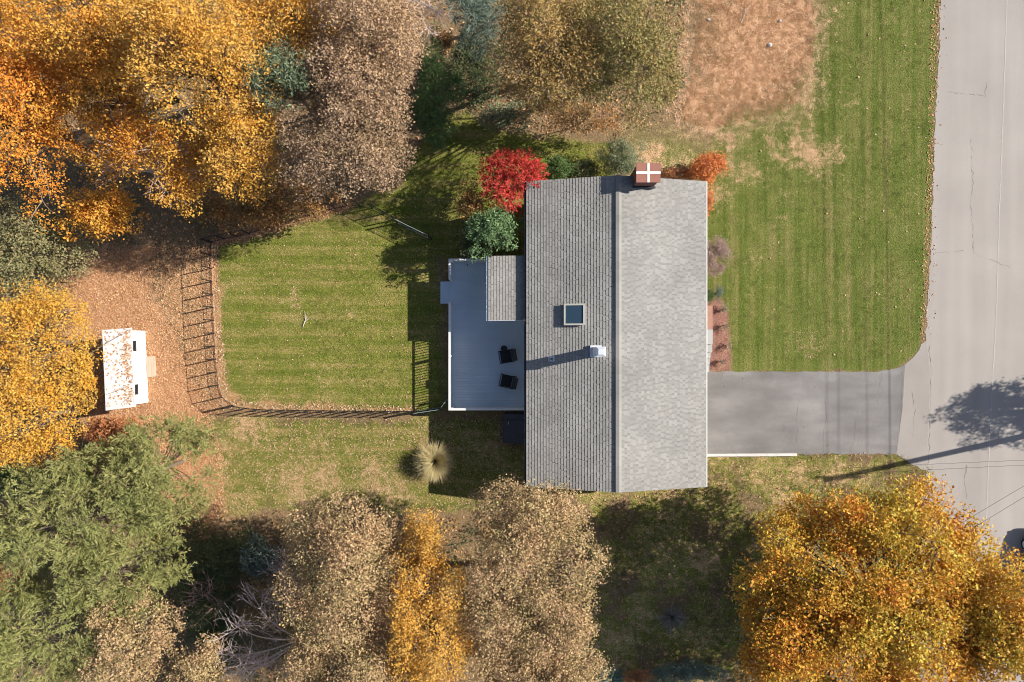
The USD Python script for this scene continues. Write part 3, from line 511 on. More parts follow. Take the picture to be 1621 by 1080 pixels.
shrub('foundation_shrub', 'dark low shrub against the upper house wall', 925, 270, 28, 18, .7, .6, 'dark')
shrub('sage_bush', 'rounded sage green bush left of the chimney', 984, 249, 43, 31, 1.3, 1.0, 'shrubsage', L=.07, Wd=.04, dens=2400, K=20, rbf=.38)
shrub('burning_bush', 'coral orange bush at the upper right corner of the house', 1121, 268, 32, 31, 1.1, .9, 'coral', L=.08, Wd=.06, dens=1700)
shrub('burning_bush', 'low coral orange bush behind the upper right roof edge', 1075, 276, 30, 12, .8, .5, 'russet', L=.08, Wd=.06, dens=1500)
shrub('burning_bush', 'small coral orange plant peeking out right of the roof', 1119, 322, 9, 22, .8, .5, 'coral', L=.08, Wd=.06, dens=1500)
shrub('heather_bush', 'dense rounded mauve-grey bush beside the right roof edge', 1127, 405, 25, 39, 1.0, .9, 'heather', L=.06, Wd=.04, dens=3200, K=24, rbf=.36)
shrub('boxwood', 'small clipped green bush below the mauve-grey bush', 1122, 464, 11, 18, .4, .4, 'green', L=.05, Wd=.035, dens=3600, names=('stem', 'twigs', 'foliage'))
shrub('blue_spruce', 'tiny blue-grey dwarf spruce beside the clipped green bush', 1136, 462, 8, 12, .35, .35, 'bluish', L=.07, Wd=.02, dens=4000)
for i, (x, y, l) in enumerate(((1145, 488, 'topmost straw-coloured tuft in the mulch bed'), (1147, 520, 'second straw-coloured tuft from the top of the mulch bed'), (1150, 548, 'third straw-coloured tuft from the top of the mulch bed'), (1144, 574, 'lowest straw-coloured tuft in the mulch bed'))):
    shrub('perennial', l, x, y, 7 - i * .8, 7, .2, .2, 'shrubsage' if i == 0 else 'pale', cat='plant', L=.10, Wd=.02, dens=700, spray=True)
shrub('juniper', 'spreading blue-green juniper at the bottom edge below the shaded lawn', 1085, 1068, 62, 22, .5, .5, 'bluish', L=.16, Wd=.03, spray=True, dens=1000)
shrub('russet_bush', 'dark red low bush at the bottom edge left of the juniper', 1012, 1070, 30, 18, .5, .4, 'russet', dens=800)

def grass_clump(name, label, px, py, rpx, h, n, mat, seed, wide=.009):
    rng = np.random.default_rng(seed); b = P(px, py, 0); r = rpx / 30
    az = rng.uniform(0, 2 * np.pi, n); sp = np.sqrt(rng.uniform(0, 1, n)); root = np.column_stack([np.cos(az), np.sin(az)]) * (sp * r * .05)[:, None]
    t = np.linspace(0, 1, 5)[None, :, None]; out = np.column_stack([np.cos(az), np.sin(az)])[:, None, :] * (r * (.34 + .6 * sp) * rng.uniform(.55, 1.25, n))[:, None, None]
    xy = root[:, None, :] + out * t ** 1.5 + (rng.normal(0, .10 * r, (n, 1, 2)) * t ** 2); hh = h * rng.uniform(.6, 1.1, n)[:, None] * (1 - .35 * sp[:, None])
    z = hh * (1.35 * t[..., 0] - .5 * sp[:, None] * t[..., 0] ** 2.2)
    c = np.concatenate([xy + b[:2], z[..., None]], -1); sd = np.column_stack([-np.sin(az), np.cos(az), np.zeros(n)])[:, None, :] * (wide * np.array([1, .9, .7, .45, .08]))[None, :, None]
    v = np.stack([c - sd, c + sd], 2).reshape(-1, 3); i = (np.arange(n)[:, None] * 10 + np.arange(4)[None] * 2).ravel()
    T = Thing(name, label, 'grass clump', (b[0], b[1], 0))
    obj('blades', (v, tri(np.column_stack([i, i + 1, i + 3, i + 2])), np.repeat(islands(n), 10)), mat, T, kind='stuff')
    obj('crown_base', MB().tube([b + [0, 0, -.05], b + [0, 0, .02], b + [0, 0, .06]], [r * .12, r * .1, r * .04], 10).get(), mat, T)
grass_clump('ornamental_grass', 'pale ornamental grass clump standing on the side lawn', 690, 728, 31, 1.25, 2800, STRAW, 3, wide=.011)
grass_clump('ornamental_grass', 'dark withered grass clump in the shade below the house', 1062, 974, 28, .7, 400, pieces('withered_blades', [(.08, .07, .06), (.30, .27, .23)], .8), 4, wide=.014)
grass_clump('hosta', 'blue-green leafy clump at the bottom edge', 968, 1074, 28, .5, 260, pieces('blue_blades', [(.10, .16, .12), (.18, .25, .18)], .6), 5, wide=.04)

# ------------------------------------------------------------------ house
XW, XR, XE, YS, YN, ZE, ZR = .70, 4.85, 9.17, -6.9, 7.55, 3.75, 4.93
hs = Thing('house', 'grey shingled single-storey house with white trim and brick chimney', 'house', ((XW + XE) / 2, (YS + YN) / 2, 0))
wx0, wx1, wy0, wy1 = XW + .38, XE - .38, YS + .22, YN - .22
w = MB().box(wx0, wx1, wy0, wy1, -.1, ZE - .16)
gz_ = lambda x: ZE - .2 + (ZR - ZE) * (1 - abs(x - XR) / (XR - XW if x < XR else XE - XR))
for y0, y1 in ((wy0, wy0 + .15), (wy1 - .15, wy1)):
    a, b = (wx0, gz_(wx0)), (wx1, gz_(wx1))
    v = [(x, y, z) for y in (y0, y1) for x, z in ((wx0, ZE - .16), (wx1, ZE - .16), (wx1, gz_(wx1)), (XR, gz_(XR)), (wx0, gz_(wx0)))]
    w.add(v, np.array([(0, 1, 2), (0, 2, 3), (0, 3, 4), (5, 7, 6), (5, 8, 7), (5, 9, 8)])); w.add(v, np.array([(2, 3, 8, 7), (3, 4, 9, 8)]))
obj('wall', w.get(), SIDING, hs)
roof = MB()
for xa, za, xb, zb in ((XW, ZE, XR, ZR), (XE, ZE, XR, ZR)):
    pr = [(xa, za - .19), (xb, zb - .19), (xb, zb - .012), (xa, za - .012)]
    v = [(x, y, z) for y in (YS + .07, YN - .07) for x, z in pr]
    roof.add(v, [(0, 1, 2, 3), (7, 6, 5, 4), (0, 4, 5, 1), (1, 5, 6, 2), (2, 6, 7, 3), (3, 7, 4, 0)])
rf = obj('roof', roof.get(), GREYWHITE, hs)
def shingles(xa, za, xb, zb, y0, y1, seed, exp=.137, t1=.011, t2=.009, wide=(.18, .24, .30, .40), gaps=(.025, .04, .055), base=(.15, .5)):
    """laminated shingle courses from eave (xa) up to ridge (xb): a base strip per course plus a toothed upper layer, each tooth its own piece"""
    rng = np.random.default_rng(seed); m = MB()
    e = np.array([xb - xa, 0, zb - za]); L = np.linalg.norm(e); e /= L; nrm = np.array([-e[2], 0, e[0]]) * (1 if e[0] > 0 else -1); n = int(L / exp)
    exp = L / n; Y = np.array([0, 1.0, 0]); org = np.array([xa, 0, za])
    def slab(s, ya, yb, lo, hi, length, tone):       # butt end at s, raised lo..hi, top running down to the surface at s+length
        p = lambda d, y, h: org + e * d + Y * y + nrm * h
        v = [p(s, ya, 0), p(s, yb, 0), p(s, yb, hi), p(s, ya, hi), p(s + length, ya, lo * .2), p(s + length, yb, lo * .2)]
        m.add(v, np.array([(0, 1, 2), (0, 2, 3), (3, 2, 5), (3, 5, 4), (0, 3, 4), (1, 5, 2)]) if e[0] > 0 else np.array([(0, 2, 1), (0, 3, 2), (3, 5, 2), (3, 4, 5), (0, 4, 3), (1, 2, 5)]), tone)
    for i in range(n):
        s = i * exp; y = y0 + rng.uniform(-.9, 0)
        while y < y1:
            wd = 1.0; a, b = max(y, y0), min(y + wd, y1); y += wd
            if b - a > .01: slab(s, a + .001, b - .001, .002, t1 * rng.uniform(.9, 1.1), exp * 1.02, rng.uniform(*base))
        y = y0 + rng.uniform(-.3, 0)
        while y < y1:
            wd = rng.choice(wide); a, b = max(y, y0), min(y + wd, y1); y += wd + rng.choice(gaps)
            if b - a > .03: slab(s - .002, a, b, t1, t1 + t2 * rng.uniform(.8, 1.25), exp * .99, rng.uniform(.45, 1.))
    return m
obj('shingles', shingles(XW - .02, ZE, XR, ZR, YS, YN, 1).get(), SHINGLE, rf, kind='stuff', label='shaded-edge shingles on the left slope')
obj('shingles', shingles(XE + .02, ZE, XR, ZR, YS, YN, 2, wide=(.12, .16, .20, .28), gaps=(.05, .08, .11), base=(.18, .34)).get(), SHINGLE, rf, kind='stuff', label='paler shingles on the sunny right slope')
rv = MB(); rng = np.random.default_rng(8)
slE = (ZR - ZE) / (XE - XR); slW = (ZR - ZE) / (XR - XW)
y = YS
while y < YN - .05:
    y2 = min(y + .3, YN); h = .075 + rng.uniform(0, .006)
    xa, xb = XR - .13, XR + .14
    v = [(x, yy, z) for yy in (y + .002, y2) for x, z in ((xa, ZR - .13 * slW), (xb, ZR - .14 * slE), (xb, ZR - .14 * slE + .02), (XR + .02, ZR + h), (xa, ZR + h - .02))]
    rv.add(v, np.array([(0, 4, 3), (0, 3, 1), (1, 3, 2), (5, 8, 9), (5, 6, 8), (6, 7, 8)]), rng.uniform(.3, .5)); rv.add(v, np.array([(4, 9, 8, 3), (3, 8, 7, 2), (2, 7, 6, 1), (0, 5, 9, 4)]), rng.uniform(.3, .5))
    y = y2
obj('ridge_vent', rv.get(), SHINGLE, rf, label='raised ridge cap running the length of the roof')
obj('fascia', MB().box(XE + .022, XE + .062, YS, YN, ZE - .19, ZE - .012).get(), WHITE, rf, label='white right eave board')
obj('gutter', MB().box(XW - .13, XW - .025, YS, YN, ZE - .16, ZE - .055).get(), GUTTER, rf)
obj('downspout', MB().box(XW - .11, XW - .04, 3.0, 3.07, .1, ZE - .165).box(XW - .17, XW - .02, .93, 1.02, ZE - .05, ZE - .01).get(), GUTTER, hs)
for y in (YS, YN):
    for (xa, za), (xb, zb) in (((XW, ZE), (XR, ZR)), ((XR, ZR), (XE, ZE))):
        yy = y + .045 if y < 0 else y - .045
        obj('rake_board', MB().hexa([(xa, yy - .018), (xb, yy - .018), (xb, yy + .018), (xa, yy + .018)], [za - .2, zb - .2, zb - .2, za - .2], [za - .03, zb - .03, zb - .03, za - .03]).get(), WHITE, rf)
def roof_z(x): return ZR - (XR - x) * slW if x < XR else ZR - (x - XR) * slE
# chimney on the upper gable end
c0, c1 = P(1008, 288, 5.8), P(1045, 259, 5.8)
ch = obj('chimney', MB().box(c0[0] + .05, c1[0] - .05, c0[1] + .06, c1[1] - .04, 0, 5.72).get(), BRICKC, hs)
bm = MB(); rngb = np.random.default_rng(4)
for k in range(16):                              # proud brick courses near the top
    z = 4.6 + k * .068
    if z > 5.62: break
    for face in range(3):
        nb = 5 if face != 1 else 4
        for j in range(nb + 1):
            o = (j - (.5 if k % 2 else 0)) / nb; a, b = max(o, 0), min(o + 1 / nb, 1)
            if b - a < .05: continue
            if face == 0: xx0, xx1 = c0[0] + .05, c1[0] - .05; bm.box(xx0 + (xx1 - xx0) * a + .005, xx0 + (xx1 - xx0) * b - .005, c0[1] + .045, c0[1] + .065, z, z + .058)
            elif face == 1: y0_, y1_ = c0[1] + .06, c1[1] - .04; bm.box(c0[0] + .035, c0[0] + .055, y0_ + (y1_ - y0_) * a + .005, y0_ + (y1_ - y0_) * b - .005, z, z + .058)
            else: y0_, y1_ = c0[1] + .06, c1[1] - .04; bm.box(c1[0] - .055, c1[0] - .035, y0_ + (y1_ - y0_) * a + .005, y0_ + (y1_ - y0_) * b - .005, z, z + .058)
obj('brick_courses', bm.get(), BRICKC, ch, kind='stuff')
obj('flashing', MB().box(c0[0] - .01, c1[0] + .01, c0[1] - .03, c0[1] + .03, 4.55, 4.80).get(), GUTTER, ch)
mx, my = (c0[0] + c1[0]) / 2, (c0[1] + c1[1]) / 2
cap = MB().box(c0[0] - .02, c1[0] + .02, c0[1] - .02, c1[1] + .02, 5.72, 5.80)
obj('chimney_cap', cap.get(), CAPRED, ch)
obj('cap_strap', MB().box(c0[0] - .021, c1[0] + .021, my - .055, my + .055, 5.801, 5.812).get(), WHITE, ch, label='white strap across the chimney cap')
obj('cap_strap', MB().box(mx - .05, mx + .05, c0[1] - .021, c1[1] + .021, 5.805, 5.817).get(), WHITE, ch, label='white strap along the chimney cap')
# metal flue
f0, f1 = P(943.5, 565, 6.2), P(959.5, 549, 6.2); fm = (f0 + f1) / 2
fl_ = obj('flue', MB().box(f0[0] + .03, f1[0] - .03, f0[1] + .03, f1[1] - .03, roof_z(f0[0]) - .1, 6.0).get(), GREYWHITE, hs)
cp = MB().box(f0[0], f1[0], f0[1], f1[1], 6.0, 6.11)
cp.add([(f0[0], f0[1], 6.11), (f1[0], f0[1], 6.11), (f1[0], f1[1], 6.11), (f0[0], f1[1], 6.11), (f0[0] + .1, f0[1] + .1, 6.21), (f1[0] - .1, f0[1] + .1, 6.21), (f1[0] - .1, f1[1] - .1, 6.21), (f0[0] + .1, f1[1] - .1, 6.21)],
       [(4, 5, 6, 7), (0, 1, 5, 4), (1, 2, 6, 5), (2, 3, 7, 6), (3, 0, 4, 7)])
obj('flue_cap', cp.get(), METAL, fl_)
obj('flue_flashing', MB().box(f0[0] - .08, f1[0] + .06, f0[1] - .05, f1[1] + .05, roof_z(f0[0] - .08) - .05, roof_z(f1[0]) + .012).get(), METAL, fl_)
# plumbing vent
pv = P(873, 568, 4.1); pz = roof_z(pv[0])
vp = obj('vent_pipe', MB().tube([(pv[0], pv[1], pz - .05), (pv[0], pv[1], pz + .2)], .055, 12, False).get(), WHITE, hs)
obj('vent_flashing', MB().hexa([(pv[0] - .14, pv[1] - .13), (pv[0] + .14, pv[1] - .13), (pv[0] + .14, pv[1] + .13), (pv[0] - .14, pv[1] + .13)], pz - .1, [roof_z(pv[0] - .14) + .02, roof_z(pv[0] + .14) + .02] + [roof_z(pv[0] + .14) + .02, roof_z(pv[0] - .14) + .02]).get(), METAL, vp)
# skylight
k0, k1 = P(892.5, 515, 4.4), P(926, 481, 4.5)
def slope_q(x0, x1, y0, y1, d0, d1, m):   # box lying on the left slope
    zz = [roof_z(x0), roof_z(x1), roof_z(x1), roof_z(x0)]
    return m.hexa([(x0, y0), (x1, y0), (x1, y1), (x0, y1)], [z + d0 for z in zz], [z + d1 for z in zz])
sk = obj('skylight', slope_q(k0[0] + .02, k1[0] - .02, k0[1] + .02, k1[1] - .02, -.05, .19, MB()).get(), GUTTER, hs)
for a in ((k0[0], k0[0] + .075, k0[1], k1[1]), (k1[0] - .11, k1[0], k0[1], k1[1]), (k0[0] + .075, k1[0] - .11, k0[1], k0[1] + .075), (k0[0] + .075, k1[0] - .11, k1[1] - .075, k1[1])):
    obj('skylight_frame', slope_q(*a, .16, .235, MB()).get(), BRONZE, sk)
obj('skylight_pane', slope_q(k0[0] + .075, k1[0] - .11, k0[1] + .075, k1[1] - .075, .192, .205, MB()).get(), GLASS, sk)
# lean-to over the back door
lx0, lx1, ly0, ly1 = P(773, 500, 3.3)[0], wx0, P(800, 507, 3.35)[1], P(800, 405, 3.35)[1]
lz0, lz1 = 3.22, 3.50
lt = obj('lean_to_roof', MB().hexa([(lx0 + .02, ly0 + .02), (lx1, ly0 + .02), (lx1, ly1 - .02), (lx0 + .02, ly1 - .02)], [lz0 - .16, lz1 - .16, lz1 - .16, lz0 - .16], [lz0 - .012, lz1 - .012, lz1 - .012, lz0 - .012]).get(), GREYWHITE, hs)
obj('shingles', shingles(lx0, lz0, lx1, lz1, ly0, ly1, 3).get(), SHINGLE, lt, kind='stuff')
obj('lean_to_gutter', MB().box(lx0 - .11, lx0 - .01, ly0 - .03, ly1, lz0 - .15, lz0 - .05).get(), GREYWHITE, lt)
obj('lean_to_fascia', MB().hexa([(lx0, ly0 - .025), (lx1, ly0 - .025), (lx1, ly0 + .015), (lx0, ly0 + .015)], [lz0 - .17, lz1 - .17] * 1 + [lz1 - .17, lz0 - .17], [lz0 - .002, lz1 - .002, lz1 - .002, lz0 - .002]).get(), GREYWHITE, lt)
obj('wall', MB().box(lx0 + .35, wx0 - .003, ly0 + .25, ly1 - .2, .5, lz0 - .14).get(), SIDING, hs, label='wall of the back bump-out under the lean-to roof')
# windows and doors of the hidden walls, seen from the side
for y in (-5.2, -2.9, 1.0, 4.6):
    wn = obj('window', MB().box(wx1 - .02, wx1 + .05, y - .55, y + .55, 1.3, 2.6).get(), WHITE, hs); obj('pane', MB().box(wx1 + .02, wx1 + .055, y - .47, y + .47, 1.38, 2.52).get(), CARG, wn)
for y in (-5.5, -1.6):
    wn = obj('window', MB().box(wx0 - .05, wx0 + .02, y - .5, y + .5, 1.4, 2.6).get(), WHITE, hs); obj('pane', MB().box(wx0 - .055, wx0, y - .42, y + .42, 1.48, 2.52).get(), CARG, wn)

# front landing and steps
ld = Thing('front_steps', 'brick landing with concrete steps at the right side of the house', 'steps', (9.3, 0.5, 0))
sx0, sx1 = wx1 + .003, P(1128, 500, .6)[0]
obj('landing', MB().box(sx0, sx1, P(0, 521, .62)[1], P(0, 484, .62)[1], -.05, .62).get(), BRICKL, ld)
ys = [521, 545, 558, 567, 577, 589]
for i in range(5):
    z = .62 - .11 * (i + 1) + .06
    obj('step', MB().box(sx0, sx1 + .02 - (.05 if i > 1 else 0), P(0, ys[i + 1], z)[1], P(0, ys[i], z)[1] - .002, -.05, z).get(), CONC, ld)

# deck
DZ = .55
dx0, dx1, dy0, dy1 = P(712.5, 0, DZ)[0], wx0 - .004, P(0, 647, DZ)[1], P(0, 413, DZ)[1]
dk = Thing('deck', 'blue-grey painted wooden deck with white railing behind the house', 'deck', ((dx0 + dx1) / 2, (dy0 + dy1) / 2, 0))
nb = int((dy1 - dy0) / .142); bw = (dy1 - dy0) / nb
rngd = np.random.default_rng(21)
for i in range(nb):
    y = dy0 + i * bw; x1_ = dx1 if not (y > ly0 + .1 and y < ly1 - .3) else lx0 + .345
    obj('deck_board', MB().box(dx0, x1_, y + .0014, y + bw - .0014, DZ - .035, DZ + rngd.uniform(-.0015, .0015)).get(), DECKM, dk)
obj('deck_frame', MB().box(dx0 + .03, dx1 - .01, dy0 + .03, dy0 + .09, .25, DZ - .037).box(dx0 + .03, dx0 + .09, dy0 + .092, dy1 - .03, .25, DZ - .037).box(dx0 + .092, dx1 - .01, dy1 - .09, dy1 - .03, .25, DZ - .037).get(), GREYWHITE, dk)
gap0, gap1 = P(0, 480, DZ)[1], P(0, 445, DZ)[1]
def rail(a, b):
    a, b = np.array(a), np.array(b); d = b - a; L = np.linalg.norm(d); d /= L
    A, B = np.append(a, 0), np.append(b, 0); z = lambda h: np.array([0, 0, DZ + h])
    obj('top_rail', MB().bar(A + z(.96), B + z(.96), .10, .04).get(), WHITE, dk)
    obj('bottom_rail', MB().bar(A + z(.1), B + z(.1), .045, .06).get(), WHITE, dk)
    n = max(1, int(L / 1.85)); 
    for i in range(n + 1):
        p = A + (B - A) * i / n; obj('rail_post', MB().bar(p + z(.002), p + z(1.02), .09).get(), WHITE, dk)
    m = int(L / .135)
    for i in range(1, m):
        p = A + (B - A) * i / m; obj('baluster', MB().bar(p + z(.131), p + z(.939), .034).get(), WHITE, dk)
rx = dx0 + .06
rail((rx, dy0 + .06), (rx, gap0 - .05)); rail((rx, gap1 + .05), (rx, dy1 - .06)); rail((rx + .10, dy0 + .06), (dx1 - .1, dy0 + .06)); rail((rx + .10, dy1 - .06), (lx0 + .2, dy1 - .06))
for i in range(2):
    z = DZ - .18 * (i + 1); xa = dx0 - .27 * (i + 1)
    obj('step', MB().box(xa, xa + .268, gap0, gap1, -.05 if i else -.05, z).get(), DECKM, dk)

# patio chairs on the deck
def chair(label, px, py, ang):
    c = P(px, py, DZ + .5); T = Thing('patio_chair', label, 'chair', (c[0], c[1], DZ + .003))
    ca, sa = math.cos(ang), math.sin(ang); Rm = np.array([[ca, -sa, 0], [sa, ca, 0], [0, 0, 1]])
    def put(name, mb, mat=CHAIRM, lab=None):
        v, f, _ = mb.get(); obj(name, (v @ Rm.T + [c[0], c[1], DZ + .003], f), mat, T, label=lab)
    s = MB()
    for k in range(8):                            # sling seat, dipping towards the back
        x = -.30 + k * .068; s.obox((x, 0, .42 - .012 * k), (.98, 0, -.17), (0, 1, 0), (.17, 0, .98), .068, .54, .014)
    put('seat', s)
    b = MB()
    for k in range(7): b.obox((.245 + .035 * k, 0, .38 + .085 * k), (.38, 0, .925), (0, 1, 0), (-.925, 0, .38), .09, .54, .014)
    put('backrest', b)
    for sy in (-1, 1):
        y = sy * .31
        put('armrest', MB().tube([(-.40, y, .60), (-.30, y, .645), (.05, y, .65), (.36, y, .62)], .022, 7))
        put('leg', MB().tube([(-.40, y, .60), (-.41, y, .3), (-.42, y, .012)], .017, 7)); put('leg', MB().tube([(.20, y, .35), (.33, y, .15), (.40, y, .012)], .017, 7))
        put('side_rail', MB().tube([(-.34, sy * .285, .425), (.22, sy * .285, .33), (.47, sy * .285, .97)], .017, 7))
    put('front_bar', MB().tube([(-.42, -.31, .014), (-.42, .31, .014)], .016, 7)); put('head_bar', MB().tube([(.47, -.285, .975), (.47, .285, .975)], .018, 7)); put('seat_bar', MB().tube([(-.335, -.285, .425), (-.335, .285, .425)], .016, 7))
chair('black sling patio chair on the deck, nearer the lean-to roof', 803, 564, .17)
chair('black sling patio chair on the deck, farther from the lean-to roof', 804, 604, -.22)
st = P(798, 552, DZ + .35)
tb = Thing('side_table', 'small black round stand tucked behind the upper patio chair', 'table', (st[0], st[1], DZ + .003))
obj('table_top', MB().tube([(st[0], st[1], DZ + .40), (st[0], st[1], DZ + .43)], .17, 18).get(), CHAIRM, tb); obj('leg', MB().tube([(st[0], st[1], DZ + .003), (st[0], st[1], DZ + .40)], .02, 8).get(), CHAIRM, tb)

# cellar bulkhead
b0, b1 = P(797, 702, .35), P(834, 655, .45)
bk = Thing('cellar_bulkhead', 'dark steel cellar bulkhead against the house below the deck', 'cellar door', ((b0[0] + b1[0]) / 2, (b0[1] + b1[1]) / 2, 0))
bx1 = wx0 - .004
obj('frame', MB().hexa([(b0[0], b0[1]), (bx1, b0[1]), (bx1, b1[1]), (b0[0], b1[1])], -.05, [.28, .66, .66, .28]).get(), STEEL, bk)
ym = b1[1] - .32
for ya, yb in ((b0[1] + .04, ym - .012), (ym + .012, b1[1] - .03)):
    obj('door_leaf', MB().hexa([(b0[0] + .04, ya), (bx1 - .03, ya), (bx1 - .03, yb), (b0[0] + .04, yb)], [.26, .62, .62, .26], [.325, .695, .695, .325]).get(), STEEL, bk)
obj('handle', MB().bar((b0[0] + .25, ym - .1, .41), (b0[0] + .25, ym - .25, .41), .03).get(), METAL, bk)

# ------------------------------------------------------------------ fence round the back lawn
def fence(name, label, px, h=1.22, step=.667, wires=True):
    p = W(px); seg = np.linalg.norm(np.diff(p, axis=0), axis=1); s = np.append(0, np.cumsum(seg)); L = s[-1]
    pos = lambda d: np.array([np.interp(d, s, p[:, 0]), np.interp(d, s, p[:, 1]), 0.])
    T = Thing(name, label, 'fence', np.append(p[0], 0)); n = int(round(L / step)); st_ = [pos(L * i / n) for i in range(n + 1)]
    for q_ in st_: obj('post', MB().bar(q_ + [0, 0, -.1], q_ + [0, 0, h], .05).get(), BLACK, T)
    z = lambda a, k: a + [0, 0, k]
    m = MB(); lo = MB()
    for a, b in zip(st_[:-1], st_[1:]):
        m.bar(z(a, h - .03), z(b, h - .03), .018); lo.bar(z(a, .08), z(b, .08), .02)
    obj('top_rail', m.get(), BLACK, T); obj('bottom_rail', lo.get(), BLACK, T)
    wm = MB(); k = int(L / .10)
    for i in range(k):
        q_ = pos(L * (i + .5) / k); wm.tube([z(q_, .09), z(q_, h - .04)], .0026, 3, False)
    for hz in np.linspace(.25, h - .2, 5):
        for a, b in zip(st_[:-1], st_[1:]): wm.tube([z(a, hz), z(b, hz)], .0026, 3, False)
    obj('wire_mesh', wm.get(), BLACK, T, kind='stuff')
fence('wire_fence', 'black wire fence along the left side of the back lawn beside the leaf carpet', [(334, 384), (335, 420), (338, 500), (341, 560), (346, 612), (353, 630), (368, 642)])
fence('wire_fence', 'black wire fence along the lower side of the back lawn', [(370, 643), (400, 648), (520, 650), (655, 651)])
fence('wire_fence', 'black wire fence along the upper wood edge of the back lawn', [(336, 383), (400, 369), (480, 344), (545, 326), (585, 327), (626, 348)])
def gate(label, a, b, mat, h=1.2):
    A, B = P(*a), P(*b); T = Thing('garden_gate', label, 'gate', A); z = lambda p, k: p + [0, 0, k]
    obj('gate_post', MB().bar(z(A, -.1), z(A, h + .05), .07).get(), BLACK, T); obj('gate_post', MB().bar(z(B, -.1), z(B, h + .05), .07).get(), BLACK, T)
    obj('top_rail', MB().bar(z(A, h), z(B, h), .024, .024).get(), mat, T); obj('bottom_rail', MB().bar(z(A, .12), z(B, .12), .035).get(), mat, T)
    n = int(np.linalg.norm(B - A) / .12)
    for i in range(1, n): q_ = A + (B - A) * i / n; obj('picket', MB().bar(z(q_, .14), z(q_, h - .021), .018).get(), BLACK, T)
RAILG = plain('grey_rail', (.20, .24, .24), .5)
gate('gate section with pale top rail at the upper right corner of the back lawn', (630, 353), (683, 379), RAILG)
gate('gate section with pale top rail joining the lower fence to the deck', (659, 651), (699, 645), RAILG)
gate('short gate leaf with pale top rail against the lower deck corner', (700, 644), (710, 631), RAILG, 1.1)

# ------------------------------------------------------------------ white shed
sh_ = Thing('shed', 'white garden shed with leaves on its pale roof', 'shed', P(205, 585))
sb = [P(211, 640)[:2], P(235, 637)[:2], P(230, 524)[:2], P(206, 526)[:2]]       # plan at the ground, ccw from lower left
sb = [np.array(x) for x in sb]
u = unit(sb[1] - sb[0]); vv = unit(sb[3] - sb[0])
hl, he = 2.12, 1.80                                    # roof falls to the right
obj('wall', MB().hexa([tuple(x) for x in sb], -.05, [hl - .09, he + .0, he + .0, hl - .09]).get(), WHITE, sh_)
q00, q10, q11, q01 = sb[0] - u * .2 - vv * .1, sb[1] + u * .26 - vv * .1, sb[2] + u * .26 + vv * .1, sb[3] - u * .2 + vv * .1
srf = obj('roof', MB().hexa([tuple(q00), tuple(q10), tuple(q11), tuple(q01)], [hl - .05, he - .06, he - .06, hl - .05], [hl, he - .01, he - .01, hl]).get(), PAPER, sh_)
obj('eave_trim', MB().bar(np.append(q10, he - .03), np.append(q11, he - .03), .03, .07).get(), WHITE, srf)
for k in range(1, 9):                               # standing seams of the metal roof
    a = q00 + (q01 - q00) * k / 9; b = q10 + (q11 - q10) * k / 9
    obj('roof_seam', MB().bar(np.append(a, hl + .006), np.append(b, he - .004), .025, .014).get(), PAPER, srf)
for t0, t1 in ((.13, .27), (.72, .86)):
    a, b = sb[1] + (sb[2] - sb[1]) * t0, sb[1] + (sb[2] - sb[1]) * t1; n_ = u * .02
    wn = obj('window', MB().hexa([tuple(a - u * .03), tuple(a + n_), tuple(b + n_), tuple(b - u * .03)], .95, 1.55).get(), BLACK, sh_)
    for j in range(3):
        zz = 1.05 + j * .17; obj('louvre', MB().hexa([tuple(a + n_), tuple(a + n_ * 2), tuple(b + n_ * 2), tuple(b + n_)], zz, zz + .05).get(), GUTTER, wn)
d0, d1 = sb[1] + (sb[2] - sb[1]) * .36, sb[1] + (sb[2] - sb[1]) * .62
obj('door', MB().hexa([tuple(d0 - u * .03), tuple(d0 + u * .018), tuple(d1 + u * .018), tuple(d1 - u * .03)], .12, 1.75).get(), GREYWHITE, sh_)
for k in range(4):
    a = d0 + u * (.03 + .115 * k) - vv * .05; b = d1 + u * (.03 + .115 * k) + vv * .05; z = .12 - .024 * k
    obj('ramp_plank', MB().hexa([tuple(a), tuple(a + u * .105), tuple(b + u * .105), tuple(b)], -.05, z).get(), WOOD, sh_)
def branch_thing(label, p0, p1, r, seed, BARK=BARK):
    rg = np.random.default_rng(seed); p0, p1 = np.array(p0), np.array(p1); m = MB(); cv = curve(p0, p1, rg.normal(0, .12, 3) * [1, 1, .2], rg, 7); m.tube(cv, np.linspace(r, r * .3, 7), 6)
    t_ = MB()
    for i in (2, 3, 4, 5): t_.tube(curve(cv[i], cv[i] + unit(p1 - p0) * .3 + rg.normal(0, .14, 3) * [1, 1, .3], np.zeros(3), rg, 4), np.linspace(r * .45, r * .2, 4), 5)
    T = Thing('fallen_branch', label, 'branch', p0); obj('stem', m.get(), BARK, T); obj('twig', t_.get(), BARK, T)
branch_thing('thin bare branch across the upper end of the shed roof', P(140, 562, 2.3), P(196, 528, 2.1), .022, 1)
branch_thing('thin stick lying on the lower end of the shed roof', P(170, 624, 2.2), P(205, 610, 2.0), .012, 2)
branch_thing('pale broken stick on the back lawn', P(480, 517, .03), P(485, 504, .05), .035, 5, BLEACH)
branch_thing('bleached stick in the dry meadow near the top edge', P(1173, 36, .03), P(1180, 20, .05), .022, 6, BLEACH)

